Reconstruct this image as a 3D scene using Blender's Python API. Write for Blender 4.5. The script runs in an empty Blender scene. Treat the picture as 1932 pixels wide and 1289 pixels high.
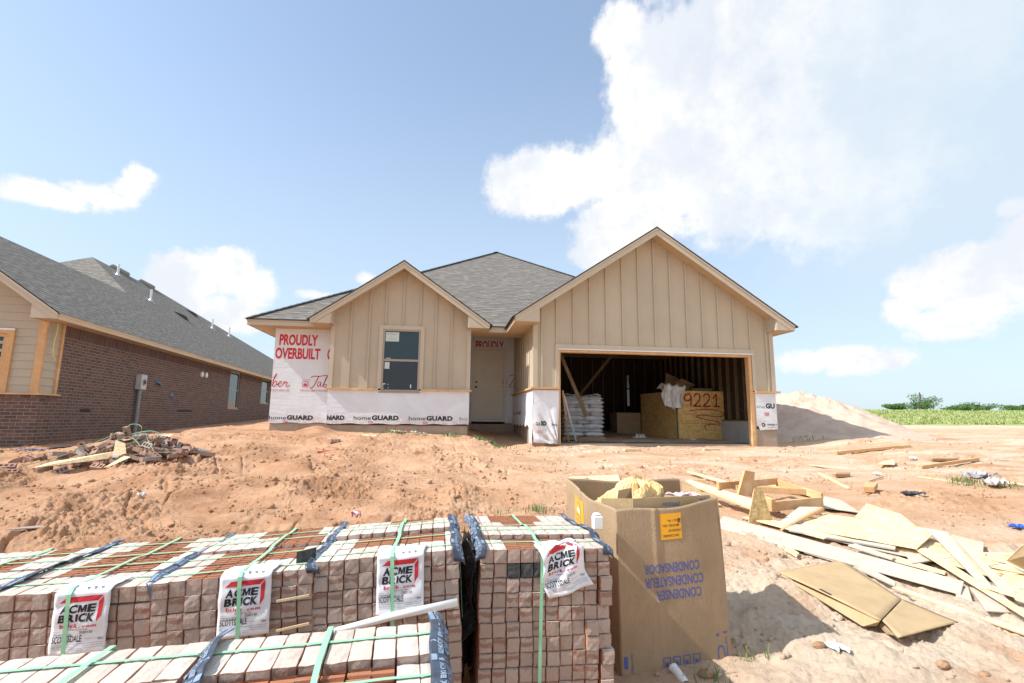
import bpy, math, random
import numpy as np
from mathutils import Vector, Matrix
from math import radians as R

S = bpy.context.scene
COL = S.collection
rng = random.Random(7)

# ------------------------------------------------------------------ camera
cam = bpy.data.cameras.new("camera"); camo = bpy.data.objects.new("camera", cam); COL.objects.link(camo)
cam.sensor_width = 36.0; cam.sensor_fit = 'HORIZONTAL'; cam.lens = 958 / 1932 * 36
cam.clip_start = 0.05; cam.clip_end = 3000
def cam_axes(pitch, yaw, roll):
    p, y, r = R(pitch), R(yaw), R(roll)
    F = Vector((math.sin(y)*math.cos(p), math.cos(y)*math.cos(p), math.sin(p)))
    Rt = Vector((math.cos(y), -math.sin(y), 0)); U = Rt.cross(F)
    return Rt*math.cos(r)+U*math.sin(r), -Rt*math.sin(r)+U*math.cos(r), F
_r, _u, _f = cam_axes(8.75, 7.2, 0.6)
camo.matrix_world = Matrix(((_r.x, _u.x, -_f.x, 0), (_r.y, _u.y, -_f.y, 0), (_r.z, _u.z, -_f.z, 0), (0, 0, 0, 1)))
S.camera = camo

# ------------------------------------------------------------------ sky, sun, exposure
SUN = Vector((-1.0, -0.13, 1.02)).normalized()
SUN_EL = math.asin(SUN.z); SUN_ROT = math.atan2(SUN.x, SUN.y)
S.view_settings.view_transform = 'Standard'; S.view_settings.look = 'None'
S.view_settings.exposure = 0.70; S.view_settings.gamma = 1
S.view_settings.use_curve_mapping = False
sl = bpy.data.lights.new("sun", 'SUN'); so = bpy.data.objects.new("sun", sl); COL.objects.link(so)
sl.energy = 3.9; sl.angle = R(0.53); sl.color = (1.0, 0.965, 0.915)
so.rotation_euler = (-SUN).to_track_quat('-Z', 'Y').to_euler()

W = bpy.data.worlds.new("World"); S.world = W; W.use_nodes = True
wt = W.node_tree; wn = wt.nodes; wl = wt.links; wn.clear()
class NB:
    """small node builder"""
    def __init__(s, t): s.t = t
    def n(s, ty, **k):
        o = s.t.nodes.new(ty)
        for a, b in k.items(): setattr(o, a, b)
        return o
    def set(s, sock, v):
        if isinstance(v, bpy.types.NodeSocket): s.t.links.new(v, sock)
        elif v is not None:
            if isinstance(v, tuple) and len(v) == 3 and sock.type == 'RGBA': v = v + (1,)
            sock.default_value = v
    def m(s, op, a, b=None, c=None, clamp=False):
        o = s.n('ShaderNodeMath', operation=op); o.use_clamp = clamp
        s.set(o.inputs[0], a)
        if b is not None: s.set(o.inputs[1], b)
        if c is not None: s.set(o.inputs[2], c)
        return o.outputs[0]
    def v(s, op, a, b=None):
        o = s.n('ShaderNodeVectorMath', operation=op); s.set(o.inputs[0], a)
        if b is not None: s.set(o.inputs[1], b)
        return o.outputs['Value'] if op in ('LENGTH', 'DOT_PRODUCT', 'DISTANCE') else o.outputs[0]
    def sep(s, a):
        o = s.n('ShaderNodeSeparateXYZ'); s.set(o.inputs[0], a); return o.outputs
    def com(s, x, y, z=0.0):
        o = s.n('ShaderNodeCombineXYZ'); s.set(o.inputs[0], x); s.set(o.inputs[1], y); s.set(o.inputs[2], z); return o.outputs[0]
    def noise(s, vec, scale, detail=4, rough=.55, dist=0.0, out='Fac'):
        o = s.n('ShaderNodeTexNoise'); s.set(o.inputs['Vector'], vec)
        o.inputs['Scale'].default_value = scale; o.inputs['Detail'].default_value = detail
        o.inputs['Roughness'].default_value = rough; o.inputs['Distortion'].default_value = dist
        return o.outputs[out]
    def ramp(s, f, a, b, smooth=True, lo=0.0, hi=1.0):
        o = s.n('ShaderNodeMapRange'); o.interpolation_type = 'SMOOTHSTEP' if smooth else 'LINEAR'
        s.set(o.inputs['Value'], f); o.inputs['From Min'].default_value = a; o.inputs['From Max'].default_value = b
        o.inputs['To Min'].default_value = lo; o.inputs['To Max'].default_value = hi
        return o.outputs[0]
    def mix(s, f, a, b, mode='MIX'):
        o = s.n('ShaderNodeMix', data_type='RGBA', blend_type=mode); o.clamp_factor = True
        s.set(o.inputs[0], f); s.set(o.inputs[6], a); s.set(o.inputs[7], b); return o.outputs[2]
nb = NB(wt)
sky = nb.n('ShaderNodeTexSky', sky_type='NISHITA'); sky.sun_disc = False
sky.sun_elevation = SUN_EL; sky.sun_rotation = SUN_ROT; sky.altitude = 300
sky.air_density = 1.0; sky.dust_density = 1.6; sky.ozone_density = 1.6
tc = nb.n('ShaderNodeTexCoord').outputs['Generated']
dx, dy_, dz = nb.sep(tc)
az = nb.m('ARCTAN2', dx, dy_); el = nb.m('ARCSINE', dz)
P2 = nb.com(az, el)
CLOUDS = [('b',.605,.623,.273,.125),('b',.473,.537,.150,.127),('b',.574,.459,.208,.145),('b',.377,.459,.145,.078),
 ('b',.193,.455,.137,.068),('b',.116,.436,.057,.046),('b',.343,.367,.114,.083),('b',.399,.613,.090,.105),('b',.358,.689,.061,.053),
 ('b',.300,.325,.06,.05),('b',.60,.80,.28,.12),('b',.78,.60,.25,.18),('b',.70,.42,.20,.14),
 ('r',.875,.208,.070,.061),('r',.819,.205,.051,.040),('r',.845,.150,.066,.031),('r',.955,.235,.06,.075),('r',.706,.103,.103,.024),
 ('r',.929,.298,.021,.016),('r',.79,.175,.03,.03),
 ('l',-.644,.313,.074,.021),('l',-.585,.330,.051,.022),('l',-.540,.370,.025,.020),('l',-.555,.348,.03,.02),
 ('m',-.464,.222,.067,.050),('m',-.399,.245,.064,.046),('m',-.417,.175,.086,.040),('m',-.360,.227,.042,.044),
 ('s',-.170,.263,.018,.013),('s',-.252,.225,.027,.008),
 ('o',-1.5,.35,.3,.12),('o',2.2,.5,.5,.2),('o',-2.6,.4,.4,.14),('o',1.5,.25,.25,.1)]
n1 = nb.noise(P2, 9.0, 7, .62); n2 = nb.noise(P2, 30.0, 5, .65)
wob = nb.m('ADD', nb.m('MULTIPLY', nb.m('SUBTRACT', n1, .5), 2.3), nb.m('MULTIPLY', nb.m('SUBTRACT', n2, .5), 1.7))
field = None; fieldb = None
for _kind, a, e, ra, re in CLOUDS:
    q = nb.com(nb.m('DIVIDE', nb.m('SUBTRACT', az, a), ra), nb.m('DIVIDE', nb.m('SUBTRACT', el, e), re))
    f = nb.m('SUBTRACT', 1.0, nb.v('LENGTH', q))
    # the field is in units of each blob's radius: scale it so a small puff has a sharp edge too
    f = nb.m('MULTIPLY', f, min(1.0, 10*min(ra, re))**.5 * 1.25)
    if _kind == 'b': fieldb = f if fieldb is None else nb.m('SMOOTH_MAX', fieldb, f, .12)
    else: field = f if field is None else nb.m('SMOOTH_MAX', field, f, .12)
wb = nb.m('MULTIPLY', wob, .42)
mask = nb.ramp(nb.m('ADD', field, wb), -.10, .26)
maskb = nb.ramp(nb.m('ADD', fieldb, wb), -.12, .30)
maskb = nb.m('MULTIPLY', maskb, nb.ramp(nb.m('ADD', az, nb.m('MULTIPLY', wob, .16)), .40, .95, lo=1.0, hi=.22))
mask = nb.m('MAXIMUM', mask, maskb)
# a thin veil over the whole right half of the sky and near the horizon
azw = nb.m('ADD', az, nb.m('MULTIPLY', wob, .06))
veil = nb.m('MULTIPLY', nb.ramp(azw, .10, .85), nb.ramp(nb.m('ADD', el, nb.m('MULTIPLY', wob, .03)), .0, .32, lo=.55, hi=.93))
low = nb.ramp(el, -.05, .75, lo=.82, hi=.26)
veil = nb.m('MAXIMUM', veil, low)
shade = nb.noise(P2, 5.0, 6, .6)
tw = nb.mix(nb.ramp(shade, .38, .56), (.80, .845, .93), (1.0, 1.0, 1.0))
# light from the left catches one flank of every billow
n1s = nb.noise(nb.v('ADD', P2, (.016, -.012, 0)), 9.0, 7, .62); n2s = nb.noise(nb.v('ADD', P2, (.006, -.006, 0)), 30.0, 5, .65)
rel = nb.m('ADD', nb.m('MULTIPLY', nb.m('SUBTRACT', n1s, n1), 2.0), nb.m('MULTIPLY', nb.m('SUBTRACT', n2s, n2), .35))
tw = nb.mix(nb.ramp(rel, -.02, .30, hi=.65), tw, (.80, .85, .92))
skyc = nb.v('MULTIPLY', sky.outputs[0], (.136, .146, .152))
skyc = nb.mix(veil, skyc, (.445, .525, .595))
CLOUDL = .665
cc = nb.v('MULTIPLY', tw, (CLOUDL, CLOUDL*.995, CLOUDL*.98))
final = nb.mix(mask, skyc, cc)
below = nb.ramp(el, -.06, -.005, lo=1.0, hi=0.0)
final = nb.mix(below, final, (.30, .22, .15))
bg = nb.n('ShaderNodeBackground'); nb.set(bg.inputs[0], final); bg.inputs[1].default_value = 1.0
# the Background carries the physical sky already scaled to 0.12
wo = nb.n('ShaderNodeOutputWorld'); wl.new(bg.outputs[0], wo.inputs[0])
W.cycles.sampling_method = 'MANUAL'; W.cycles.sample_map_resolution = 512

# ------------------------------------------------------------------ helpers
XF = {}
def tag(o, label=None, cat=None, group=None, kind=None):
    if label: o['label'] = label
    if cat: o['category'] = cat
    if group: o['group'] = group
    if kind: o['kind'] = kind
    return o
def thing(name, label, cat, loc=(0, 0, 0), rz=0.0, group=None, mat=None):
    o = bpy.data.objects.new(name, None); COL.objects.link(o); o.empty_display_size = .1
    M = mat if mat is not None else Matrix.Translation(Vector(loc)) @ Matrix.Rotation(rz, 4, 'Z')
    o.matrix_world = M; XF[o.name] = M
    return tag(o, label, cat, group)
def autouv(me):
    n = len(me.loops)
    if not n: return
    co = np.empty(len(me.vertices)*3); me.vertices.foreach_get('co', co); co = co.reshape(-1, 3)
    pn = np.empty(len(me.polygons)*3); me.polygons.foreach_get('normal', pn); pn = pn.reshape(-1, 3)
    lt = np.empty(len(me.polygons), int); me.polygons.foreach_get('loop_total', lt)
    lv = np.empty(n, int); me.loops.foreach_get('vertex_index', lv)
    N = np.repeat(pn, lt, axis=0)
    u = np.stack([-N[:, 1], N[:, 0], np.zeros(n)], -1); L = np.linalg.norm(u, axis=1)
    flat = L < .15; u[flat] = (1, 0, 0); L[flat] = 1; u /= L[:, None]
    v = np.cross(N, u); P = co[lv]
    uv = np.stack([(P*u).sum(1), (P*v).sum(1)], -1)
    lay = me.uv_layers.new(name='m'); lay.data.foreach_set('uv', uv.ravel())
class MB:
    def __init__(s): s.v = []; s.f = []
    def add(s, vs, fs, M=None):
        b = len(s.v)
        s.v += [tuple(M @ Vector(p)) if M is not None else tuple(p) for p in vs]
        s.f += [tuple(b+i for i in f) for f in fs]; return s
    def box(s, x0, y0, z0, x1, y1, z1, M=None):
        return s.add([(x0,y0,z0),(x1,y0,z0),(x1,y1,z0),(x0,y1,z0),(x0,y0,z1),(x1,y0,z1),(x1,y1,z1),(x0,y1,z1)],
                     [(0,3,2,1),(4,5,6,7),(0,1,5,4),(1,2,6,5),(2,3,7,6),(3,0,4,7)], M)
    def prism(s, pts, ax, a, b, M=None):
        """pts: outline in the two other axes (x,z for ax y; y,z for ax x; x,y for ax z)"""
        def mk(p, t): return {'x': (t, p[0], p[1]), 'y': (p[0], t, p[1]), 'z': (p[0], p[1], t)}[ax]
        n = len(pts); vs = [mk(p, a) for p in pts] + [mk(p, b) for p in pts]
        fs = [tuple(range(n)), tuple(range(2*n-1, n-1, -1))] + [(i, i+n, (i+1) % n+n, (i+1) % n) for i in range(n)]
        return s.add(vs, fs, M)
    def slab(s, pts, t):
        """polygon of 3-D points, thickness t downwards along its normal"""
        P = [Vector(p) for p in pts]; n = Vector((0, 0, 0))
        for i in range(len(P)): n += (P[i]-P[0]).cross(P[(i+1) % len(P)]-P[0])
        n.normalize()
        if n.z < 0: P.reverse(); n = -n
        k = len(P); vs = [tuple(p) for p in P]+[tuple(p-n*t) for p in P]
        return s.add(vs, [tuple(range(k)), tuple(range(2*k-1, k-1, -1))]+[(i, i+k, (i+1) % k+k, (i+1) % k) for i in range(k)])
    def bar(s, a, b, w, h, up=(0, 0, 1)):
        a, b = Vector(a), Vector(b); d = (b-a); L = d.length; d.normalize(); up = Vector(up)
        if abs(d.dot(up)) > .98: up = Vector((0, 1, 0))
        x = d.cross(up).normalized(); z = x.cross(d)
        M = Matrix(((x.x, d.x, z.x, a.x), (x.y, d.y, z.y, a.y), (x.z, d.z, z.z, a.z), (0, 0, 0, 1)))
        return s.box(-w/2, 0, -h/2, w/2, L, h/2, M)
    def tube(s, pts, r, n=8, cap=True):
        pts = [Vector(p) for p in pts]; rings = []
        for i, p in enumerate(pts):
            d = (pts[min(i+1, len(pts)-1)]-pts[max(i-1, 0)]).normalized()
            up = Vector((0, 0, 1)) if abs(d.z) < .9 else Vector((0, 1, 0))
            x = d.cross(up).normalized(); z = x.cross(d); rr = r[i] if isinstance(r, (list, tuple)) else r
            rings.append([tuple(p+x*math.cos(2*math.pi*k/n)*rr+z*math.sin(2*math.pi*k/n)*rr) for k in range(n)])
        vs = [q for g in rings for q in g]; fs = []
        for i in range(len(pts)-1):
            for k in range(n): fs.append((i*n+k, i*n+(k+1) % n, (i+1)*n+(k+1) % n, (i+1)*n+k))
        if cap: fs += [tuple(range(n-1, -1, -1)), tuple((len(pts)-1)*n+k for k in range(n))]
        return s.add(vs, fs)
    def grid(s, fn, nu, nv, u0=0, u1=1, v0=0, v1=1):
        vs = [tuple(fn(u0+(u1-u0)*i/nu, v0+(v1-v0)*j/nv)) for j in range(nv+1) for i in range(nu+1)]
        return s.add(vs, [(j*(nu+1)+i, j*(nu+1)+i+1, (j+1)*(nu+1)+i+1, (j+1)*(nu+1)+i) for j in range(nv) for i in range(nu)])
    def mesh(s, name, mat, smooth=False, inv=None):
        me = bpy.data.meshes.new(name)
        vs = [tuple(inv @ Vector(p)) for p in s.v] if inv is not None else s.v
        me.from_pydata(vs, [], s.f); me.update()
        if mat is not None: me.materials.append(mat)
        autouv(me)
        if smooth: me.polygons.foreach_set('use_smooth', [True]*len(me.polygons))
        return me
    def build(s, name, mat, parent=None, smooth=False, local=False, bevel=0, solid=0):
        """world-space vertices (unless local) -> one mesh object, child of parent"""
        inv = None
        if parent is not None and not local and parent.name in XF: inv = XF[parent.name].inverted()
        o = bpy.data.objects.new(name, s.mesh(name, mat, smooth, inv)); COL.objects.link(o)
        if parent is not None:
            o.parent = parent
            if parent.name in XF: XF[o.name] = XF[parent.name]
        else: XF[o.name] = Matrix.Identity(4)
        if solid:
            mo = o.modifiers.new('thick', 'SOLIDIFY'); mo.thickness = solid; mo.offset = 0
        if bevel:
            mo = o.modifiers.new('edge', 'BEVEL'); mo.width = bevel; mo.segments = 1; mo.limit_method = 'ANGLE'
        return o
def child(o, parent, M=Matrix.Identity(4)):
    COL.objects.link(o); o.parent = parent; o.matrix_local = M; return o
_tc = {}
def text_geo(txt, bold=0.0, space=1.0):
    """flat text mesh, height normalised so a capital is 1 high; returns verts2d, faces, width"""
    k = (txt, bold, space)
    if k in _tc: return _tc[k]
    cu = bpy.data.curves.new('t', 'FONT'); cu.body = txt; cu.size = 1; cu.offset = bold; cu.resolution_u = 3; cu.space_character = space
    ob = bpy.data.objects.new('t', cu); COL.objects.link(ob)
    me = bpy.data.meshes.new_from_object(ob.evaluated_get(bpy.context.evaluated_depsgraph_get()))
    vs = [(v.co.x/.69, v.co.y/.69) for v in me.vertices]; fs = [tuple(p.vertices) for p in me.polygons]
    bpy.data.objects.remove(ob); bpy.data.curves.remove(cu); bpy.data.meshes.remove(me)
    x0 = min(v[0] for v in vs); x1 = max(v[0] for v in vs)
    vs = [(x-x0, y) for x, y in vs]; _tc[k] = (vs, fs, x1-x0); return _tc[k]
def put_text(mb, txt, fn, x, y, w, h, bold=0.0, space=1.0, shear=0.0):
    """text whose capitals fill w x h with lower-left (x,y) in the sheet's own coordinates, mapped by fn(x,y)->point"""
    vs, fs, tw_ = text_geo(txt, bold, space); sx = w/tw_
    if isinstance(mb, Bag): mb.new()
    mb.add([tuple(fn(x+(a+shear*b*h/ max(sx,1e-6)*0)*sx+shear*b*h, y+b*h)) for a, b in vs], fs)
class Bag:
    """collects lettering; every word or logo becomes a part of its own"""
    def __init__(s): s.groups = []; s.cur = None
    def new(s): s.cur = MB(); s.groups.append(s.cur); return s.cur
    def add(s, vs, fs, M=None):
        if s.cur is None: s.new()
        s.cur.add(vs, fs, M)
    def build(s, name, m, parent, **k):
        for g in s.groups:
            if g.v: g.build(name, m, parent, **k)
def stroke(mb, pts, fn, wd, wob=0.0):
    """flat pen stroke along 2-D points (Catmull-Rom smoothed)"""
    P = [Vector((a, b, 0)) for a, b in pts]; Q = []
    for i in range(len(P)-1):
        p0 = P[max(i-1, 0)]; p1 = P[i]; p2 = P[i+1]; p3 = P[min(i+2, len(P)-1)]
        for k in range(6):
            t = k/6; Q.append(.5*((2*p1)+(p2-p0)*t+(2*p0-5*p1+4*p2-p3)*t*t+(3*p1-p0-3*p2+p3)*t**3))
    Q.append(P[-1]); vs = []; fs = []
    for i, q in enumerate(Q):
        d = (Q[min(i+1, len(Q)-1)]-Q[max(i-1, 0)]).normalized(); n = Vector((-d.y, d.x, 0))*wd/2*(1+wob*math.sin(i*1.3))
        vs += [tuple(fn(q.x+n.x, q.y+n.y)), tuple(fn(q.x-n.x, q.y-n.y))]
    for i in range(len(Q)-1): fs.append((2*i, 2*i+1, 2*i+3, 2*i+2))
    mb.add(vs, fs)

# ------------------------------------------------------------------ materials
def mat(name, fn=None, color=None, rough=.8, bump=None, metal=0.0, spec=.3):
    m = bpy.data.materials.new(name); m.use_nodes = True; t = m.node_tree; b = t.nodes['Principled BSDF']
    b.inputs['Roughness'].default_value = rough; b.inputs['Metallic'].default_value = metal
    b.inputs['Specular IOR Level'].default_value = spec
    k = NB(t)
    if color: b.inputs['Base Color'].default_value = color+(1,)
    if fn: fn(k, b)
    return m
def do_bump(k, b, h, strength, dist):
    o = k.n('ShaderNodeBump'); o.inputs['Strength'].default_value = strength; o.inputs['Distance'].default_value = dist
    k.set(o.inputs['Height'], h); k.set(b.inputs['Normal'], o.outputs[0])
def uvv(k): return k.n('ShaderNodeTexCoord').outputs['UV']
def objv(k): return k.n('ShaderNodeTexCoord').outputs['Object']
def noisy(name, c1, c2, scale, rough=.8, bump=0.0, bscale=None, stretch=None, detail=5, lo=.3, hi=.7, spec=.3, rnd=0.0, metal=0.0, dist=.004):
    def fn(k, b):
        v = objv(k)
        if rnd: 
            r = k.n('ShaderNodeObjectInfo').outputs['Random']
            v = k.v('ADD', v, k.com(k.m('MULTIPLY', r, 37.0), k.m('MULTIPLY', r, 91.0), k.m('MULTIPLY', r, 53.0)))
        vv = k.v('MULTIPLY', v, stretch) if stretch else v
        f = k.noise(vv, scale, detail)
        c = k.mix(k.ramp(f, lo, hi), c1, c2)
        if rnd:
            c = k.mix(k.m('MULTIPLY', r, rnd), c, tuple(x*.55 for x in c1))
        k.set(b.inputs['Base Color'], c)
        if bump: do_bump(k, b, k.noise(vv, bscale or scale*3, 4), bump, dist)
    return mat(name, fn, rough=rough, spec=spec, metal=metal)
def f_lumber(c1, c2, c3):
    def fn(k, b):
        v = uvv(k); o = objv(k)
        g = k.noise(k.v('MULTIPLY', o, (6, 6, 6)), 4.0, 6, .6, 1.5)
        g2 = k.noise(o, 3.0, 3)
        c = k.mix(k.ramp(g, .35, .65), c1, c2); c = k.mix(k.ramp(g2, .5, .75), c, c3)
        kn = k.n('ShaderNodeTexVoronoi'); k.set(kn.inputs['Vector'], o); kn.inputs['Scale'].default_value = 3.1
        c = k.mix(k.ramp(kn.outputs[0], .03, .06, lo=.7, hi=0.0), c, (.16, .07, .03))
        k.set(b.inputs['Base Color'], c); do_bump(k, b, g, .3, .002)
    return fn
def f_osb(base, dark, light, sc=1.0):
    def fn(k, b):
        v = uvv(k); v = k.v('MULTIPLY', v, (sc, sc, sc))
        vo = k.n('ShaderNodeTexVoronoi'); k.set(vo.inputs['Vector'], k.v('ADD', k.v('MULTIPLY', v, (14, 45, 1)), k.noise(v, 9, 3, out='Color')))
        vo.inputs['Scale'].default_value = 1.0
        v2 = k.n('ShaderNodeTexVoronoi'); k.set(v2.inputs['Vector'], k.v('ADD', k.v('MULTIPLY', v, (40, 16, 1)), k.noise(v, 7, 3, out='Color')))
        v2.inputs['Scale'].default_value = 1.0
        a = k.sep(vo.outputs['Color'])[0]; a2 = k.sep(v2.outputs['Color'])[1]
        f = k.m('MULTIPLY', k.m('ADD', a, a2), .5)
        c = k.mix(k.ramp(f, .15, .55), dark, base); c = k.mix(k.ramp(f, .55, .95), c, light)
        c = k.mix(k.ramp(k.noise(v, 1.3, 3), .45, .8, hi=.35), c, dark)
        c = k.mix(k.ramp(k.noise(objv(k), 4.5, 6, .7, .8), .56, .74, hi=.4), c, tuple(x*.62 for x in dark))
        k.set(b.inputs['Base Color'], c); do_bump(k, b, f, .25, .002)
    return fn
def f_shingle(cA, cB, cC):
    def fn(k, b):
        v = uvv(k); u, w, _ = k.sep(v)
        jit = k.m('MULTIPLY', k.noise(k.com(k.m('MULTIPLY', u, 1.2), k.m('MULTIPLY', w, 1.2)), 1.0, 2), .03)
        row = k.m('FLOOR', k.m('DIVIDE', k.m('ADD', w, 0.0), .143))
        fr = k.m('FRACT', k.m('DIVIDE', w, .143))
        sh = k.m('MULTIPLY', k.m('FRACT', k.m('MULTIPLY', k.m('SINE', k.m('MULTIPLY', row, 12.9898)), 43758.5)), 3.0)
        uu = k.m('DIVIDE', k.m('ADD', u, sh), .165)
        wn_ = k.n('ShaderNodeTexWhiteNoise', noise_dimensions='2D'); k.set(wn_.inputs['Vector'], k.com(k.m('FLOOR', uu), row))
        r = wn_.outputs['Value']
        c = k.mix(k.ramp(r, .0, .55, False), cA, cB); c = k.mix(k.ramp(r, .6, 1.0, False), c, cC)
        # laminated shadow band: printed darker granules at the foot of every other tab, as on real shingles
        band = k.m('MULTIPLY', k.m('LESS_THAN', fr, .36), k.m('GREATER_THAN', r, .40))
        c = k.mix(k.m('MULTIPLY', band, .85), c, (.03, .027, .024))
        c = k.mix(k.ramp(k.noise(v, 260, 2), .3, .7, hi=.35), c, tuple(x*1.5 for x in cC))
        k.set(b.inputs['Base Color'], c)
        do_bump(k, b, k.m('ADD', k.m('MULTIPLY', k.m('SUBTRACT', 1.0, fr), 1.0), k.m('MULTIPLY', r, .4)), .6, .008)
    return fn
def f_brick(k, b):
    v = uvv(k); u, w, _ = k.sep(v)
    V = k.com(u, w)
    V = k.v('ADD', V, k.v('MULTIPLY', k.noise(V, 25, 2, out='Color'), (.004, .004, 0)))
    t = k.n('ShaderNodeTexBrick'); k.set(t.inputs['Vector'], V)
    t.inputs['Scale'].default_value = 1; t.inputs['Brick Width'].default_value = .245; t.inputs['Row Height'].default_value = .078
    t.inputs['Mortar Size'].default_value = .0055; t.inputs['Mortar Smooth'].default_value = .3; t.inputs['Bias'].default_value = 0
    t.inputs['Color1'].default_value = (.17, .098, .080, 1); t.inputs['Color2'].default_value = (.095, .067, .060, 1)
    t.inputs['Mortar'].default_value = (.34, .29, .25, 1)
    c = k.mix(k.ramp(k.noise(V, 6, 5, .65), .45, .75, hi=.6), t.outputs[0], (.23, .17, .155))
    c = k.mix(k.ramp(k.noise(V, 1.1, 3), .5, .8, hi=.3), c, (.24, .13, .10))
    k.set(b.inputs['Base Color'], c)
    do_bump(k, b, k.m('SUBTRACT', k.m('MULTIPLY', k.noise(V, 70, 3), .35), t.outputs['Fac']), .7, .006)
def f_soldier(k, b):
    v = uvv(k); u, w, _ = k.sep(v)
    t = k.n('ShaderNodeTexBrick'); k.set(t.inputs['Vector'], k.com(w, u)); t.offset = 0
    t.inputs['Scale'].default_value = 1; t.inputs['Brick Width'].default_value = .5; t.inputs['Row Height'].default_value = .078
    t.inputs['Mortar Size'].default_value = .005
    t.inputs['Color1'].default_value = (.15, .085, .07, 1); t.inputs['Color2'].default_value = (.085, .058, .052, 1)
    t.inputs['Mortar'].default_value = (.23, .18, .15, 1)
    k.set(b.inputs['Base Color'], k.mix(k.ramp(k.noise(v, 8, 4), .5, .8, hi=.4), t.outputs[0], (.19, .12, .10)))
    do_bump(k, b, k.m('SUBTRACT', 1.0, t.outputs['Fac']), .6, .006)
def f_siding(c, c2):
    def fn(k, b):
        v = uvv(k)
        g = k.noise(k.v('MULTIPLY', v, (60, 4, 1)), 1.0, 5, .6); f = k.noise(v, 1.1, 4)
        k.set(b.inputs['Base Color'], k.mix(k.ramp(k.m('ADD', k.m('MULTIPLY', g, .4), k.m('MULTIPLY', f, .6)), .35, .65), c, c2))
        do_bump(k, b, g, .25, .003)
    return fn
def f_wrap(k, b):
    v = uvv(k); f = k.noise(v, 1.6, 5, .6, .8); g = k.noise(k.v('MULTIPLY', v, (1, 5, 1)), 2.0, 5, .6, .5)
    w = k.m('GREATER_THAN', k.m('FRACT', k.m('MULTIPLY', k.sep(v)[1], 9.0)), .985)
    c = k.mix(k.ramp(f, .35, .75), (.73, .76, .80), (.66, .68, .73)); pz = k.sep(k.n('ShaderNodeNewGeometry').outputs['Position'])[2]
    mud = k.m('MULTIPLY', k.ramp(pz, .25, -.25), k.ramp(k.noise(objv(k), 9, 6, .7), .40, .68)); c = k.mix(k.m('MULTIPLY', mud, .75), c, (.50, .32, .20)); c = k.mix(k.m('MULTIPLY', w, .18), c, (.45, .45, .5))
    k.set(b.inputs['Base Color'], c); do_bump(k, b, k.m('ADD', k.m('MULTIPLY', f, .5), g), .5, .02)
def f_concrete(c1, c2):
    def fn(k, b):
        v = objv(k); f = k.noise(v, 2.2, 6, .65); g = k.noise(v, 45, 4)
        c = k.mix(k.ramp(f, .35, .7), c1, c2)
        k.set(b.inputs['Base Color'], k.mix(k.ramp(g, .5, .8, hi=.25), c, (.2, .15, .11))); do_bump(k, b, g, .3, .004)
    return fn
M = {}
BEI = (.49, .423, .322)
M['siding'] = mat('beige_panel_siding', f_siding(BEI, (.44, .375, .288)), rough=.75)
M['trim'] = mat('beige_trim', f_siding((.525, .455, .355), (.48, .41, .315)), rough=.65)
M['lap'] = mat('beige_lap_siding', f_siding((.48, .42, .325), (.43, .37, .28)), rough=.7)
M['soffit'] = mat('soffit_board', f_siding((.50, .37, .24), (.44, .32, .20)), rough=.8)
M['lumber'] = mat('fresh_lumber', f_lumber((.66, .40, .20), (.55, .32, .15), (.72, .50, .28)), rough=.75)
M['lumberpale'] = mat('pale_lumber', f_lumber((.78, .60, .38), (.70, .52, .31), (.82, .68, .48)), rough=.75)
M['lumberold'] = mat('old_lumber', f_lumber((.42, .26, .14), (.33, .20, .11), (.48, .33, .20)), rough=.85)
def f_fiber(k, b):
    o = objv(k); n = k.noise(o, 3.0, 5); m_ = k.noise(o, 5.5, 6, .7, .8)
    c = k.mix(n, (.47, .43, .355), (.545, .50, .42)); c = k.mix(k.ramp(m_, .50, .72, hi=.6), c, (.46, .34, .24))
    k.set(b.inputs['Base Color'], c); do_bump(k, b, k.m('ADD', m_, k.noise(o, 80, 3)), .3, .003)
M['fiber'] = mat('pale_fiber_board', f_fiber, rough=.85, spec=.15)
M['osb'] = mat('osb_sheet', f_osb((.58, .40, .19), (.44, .28, .11), (.72, .55, .31)), rough=.7)
M['osbbin'] = mat('skylit_osb', f_osb((.74, .47, .17), (.58, .34, .10), (.86, .62, .30)), rough=.7)  # strand board brightened in colour for the sky light on the bin
M['osblight'] = mat('pale_osb', f_osb((.76, .60, .36), (.64, .46, .24), (.84, .72, .50)), rough=.7)  # paler set of strand board colours
M['osbshade'] = mat('shaded_osb', f_osb((.042, .028, .016), (.03, .02, .011), (.062, .042, .024)), rough=.85)  # near-black strand board: the interior's shade is put into the colour
M['shingle'] = mat('weathered_shingles', f_shingle((.105, .095, .085), (.155, .142, .128), (.225, .208, .19)), rough=.95, spec=.1)
M['shingledark'] = mat('dark_shingles', f_shingle((.115, .105, .093), (.17, .155, .138), (.25, .23, .205)), rough=.95, spec=.1)
M['felt'] = mat('roof_edge_black', color=(.03, .027, .025), rough=.8)
M['brickwall'] = mat('brown_brick_wall', f_brick, rough=.9, spec=.15)
M['soldier'] = mat('brown_soldier_course', f_soldier, rough=.9, spec=.15)
M['wrap'] = mat('house_wrap', f_wrap, rough=.45, spec=.4)
M['concrete'] = mat('raw_concrete', f_concrete((.40, .32, .25), (.33, .25, .18)), rough=.9)
M['concretegrey'] = mat('grey_concrete', f_concrete((.42, .41, .39), (.34, .33, .31)), rough=.9)
M['red'] = mat('red_print', color=(.58, .035, .045), rough=.6)
M['redfade'] = mat('faded_red_print', color=(.66, .16, .18), rough=.6)
M['black'] = mat('black_print', color=(.025, .025, .028), rough=.6)
M['greyprint'] = mat('grey_print', color=(.22, .22, .23), rough=.6)
M['spray'] = mat('red_spray_paint', color=(.36, .025, .03), rough=.6)
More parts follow.
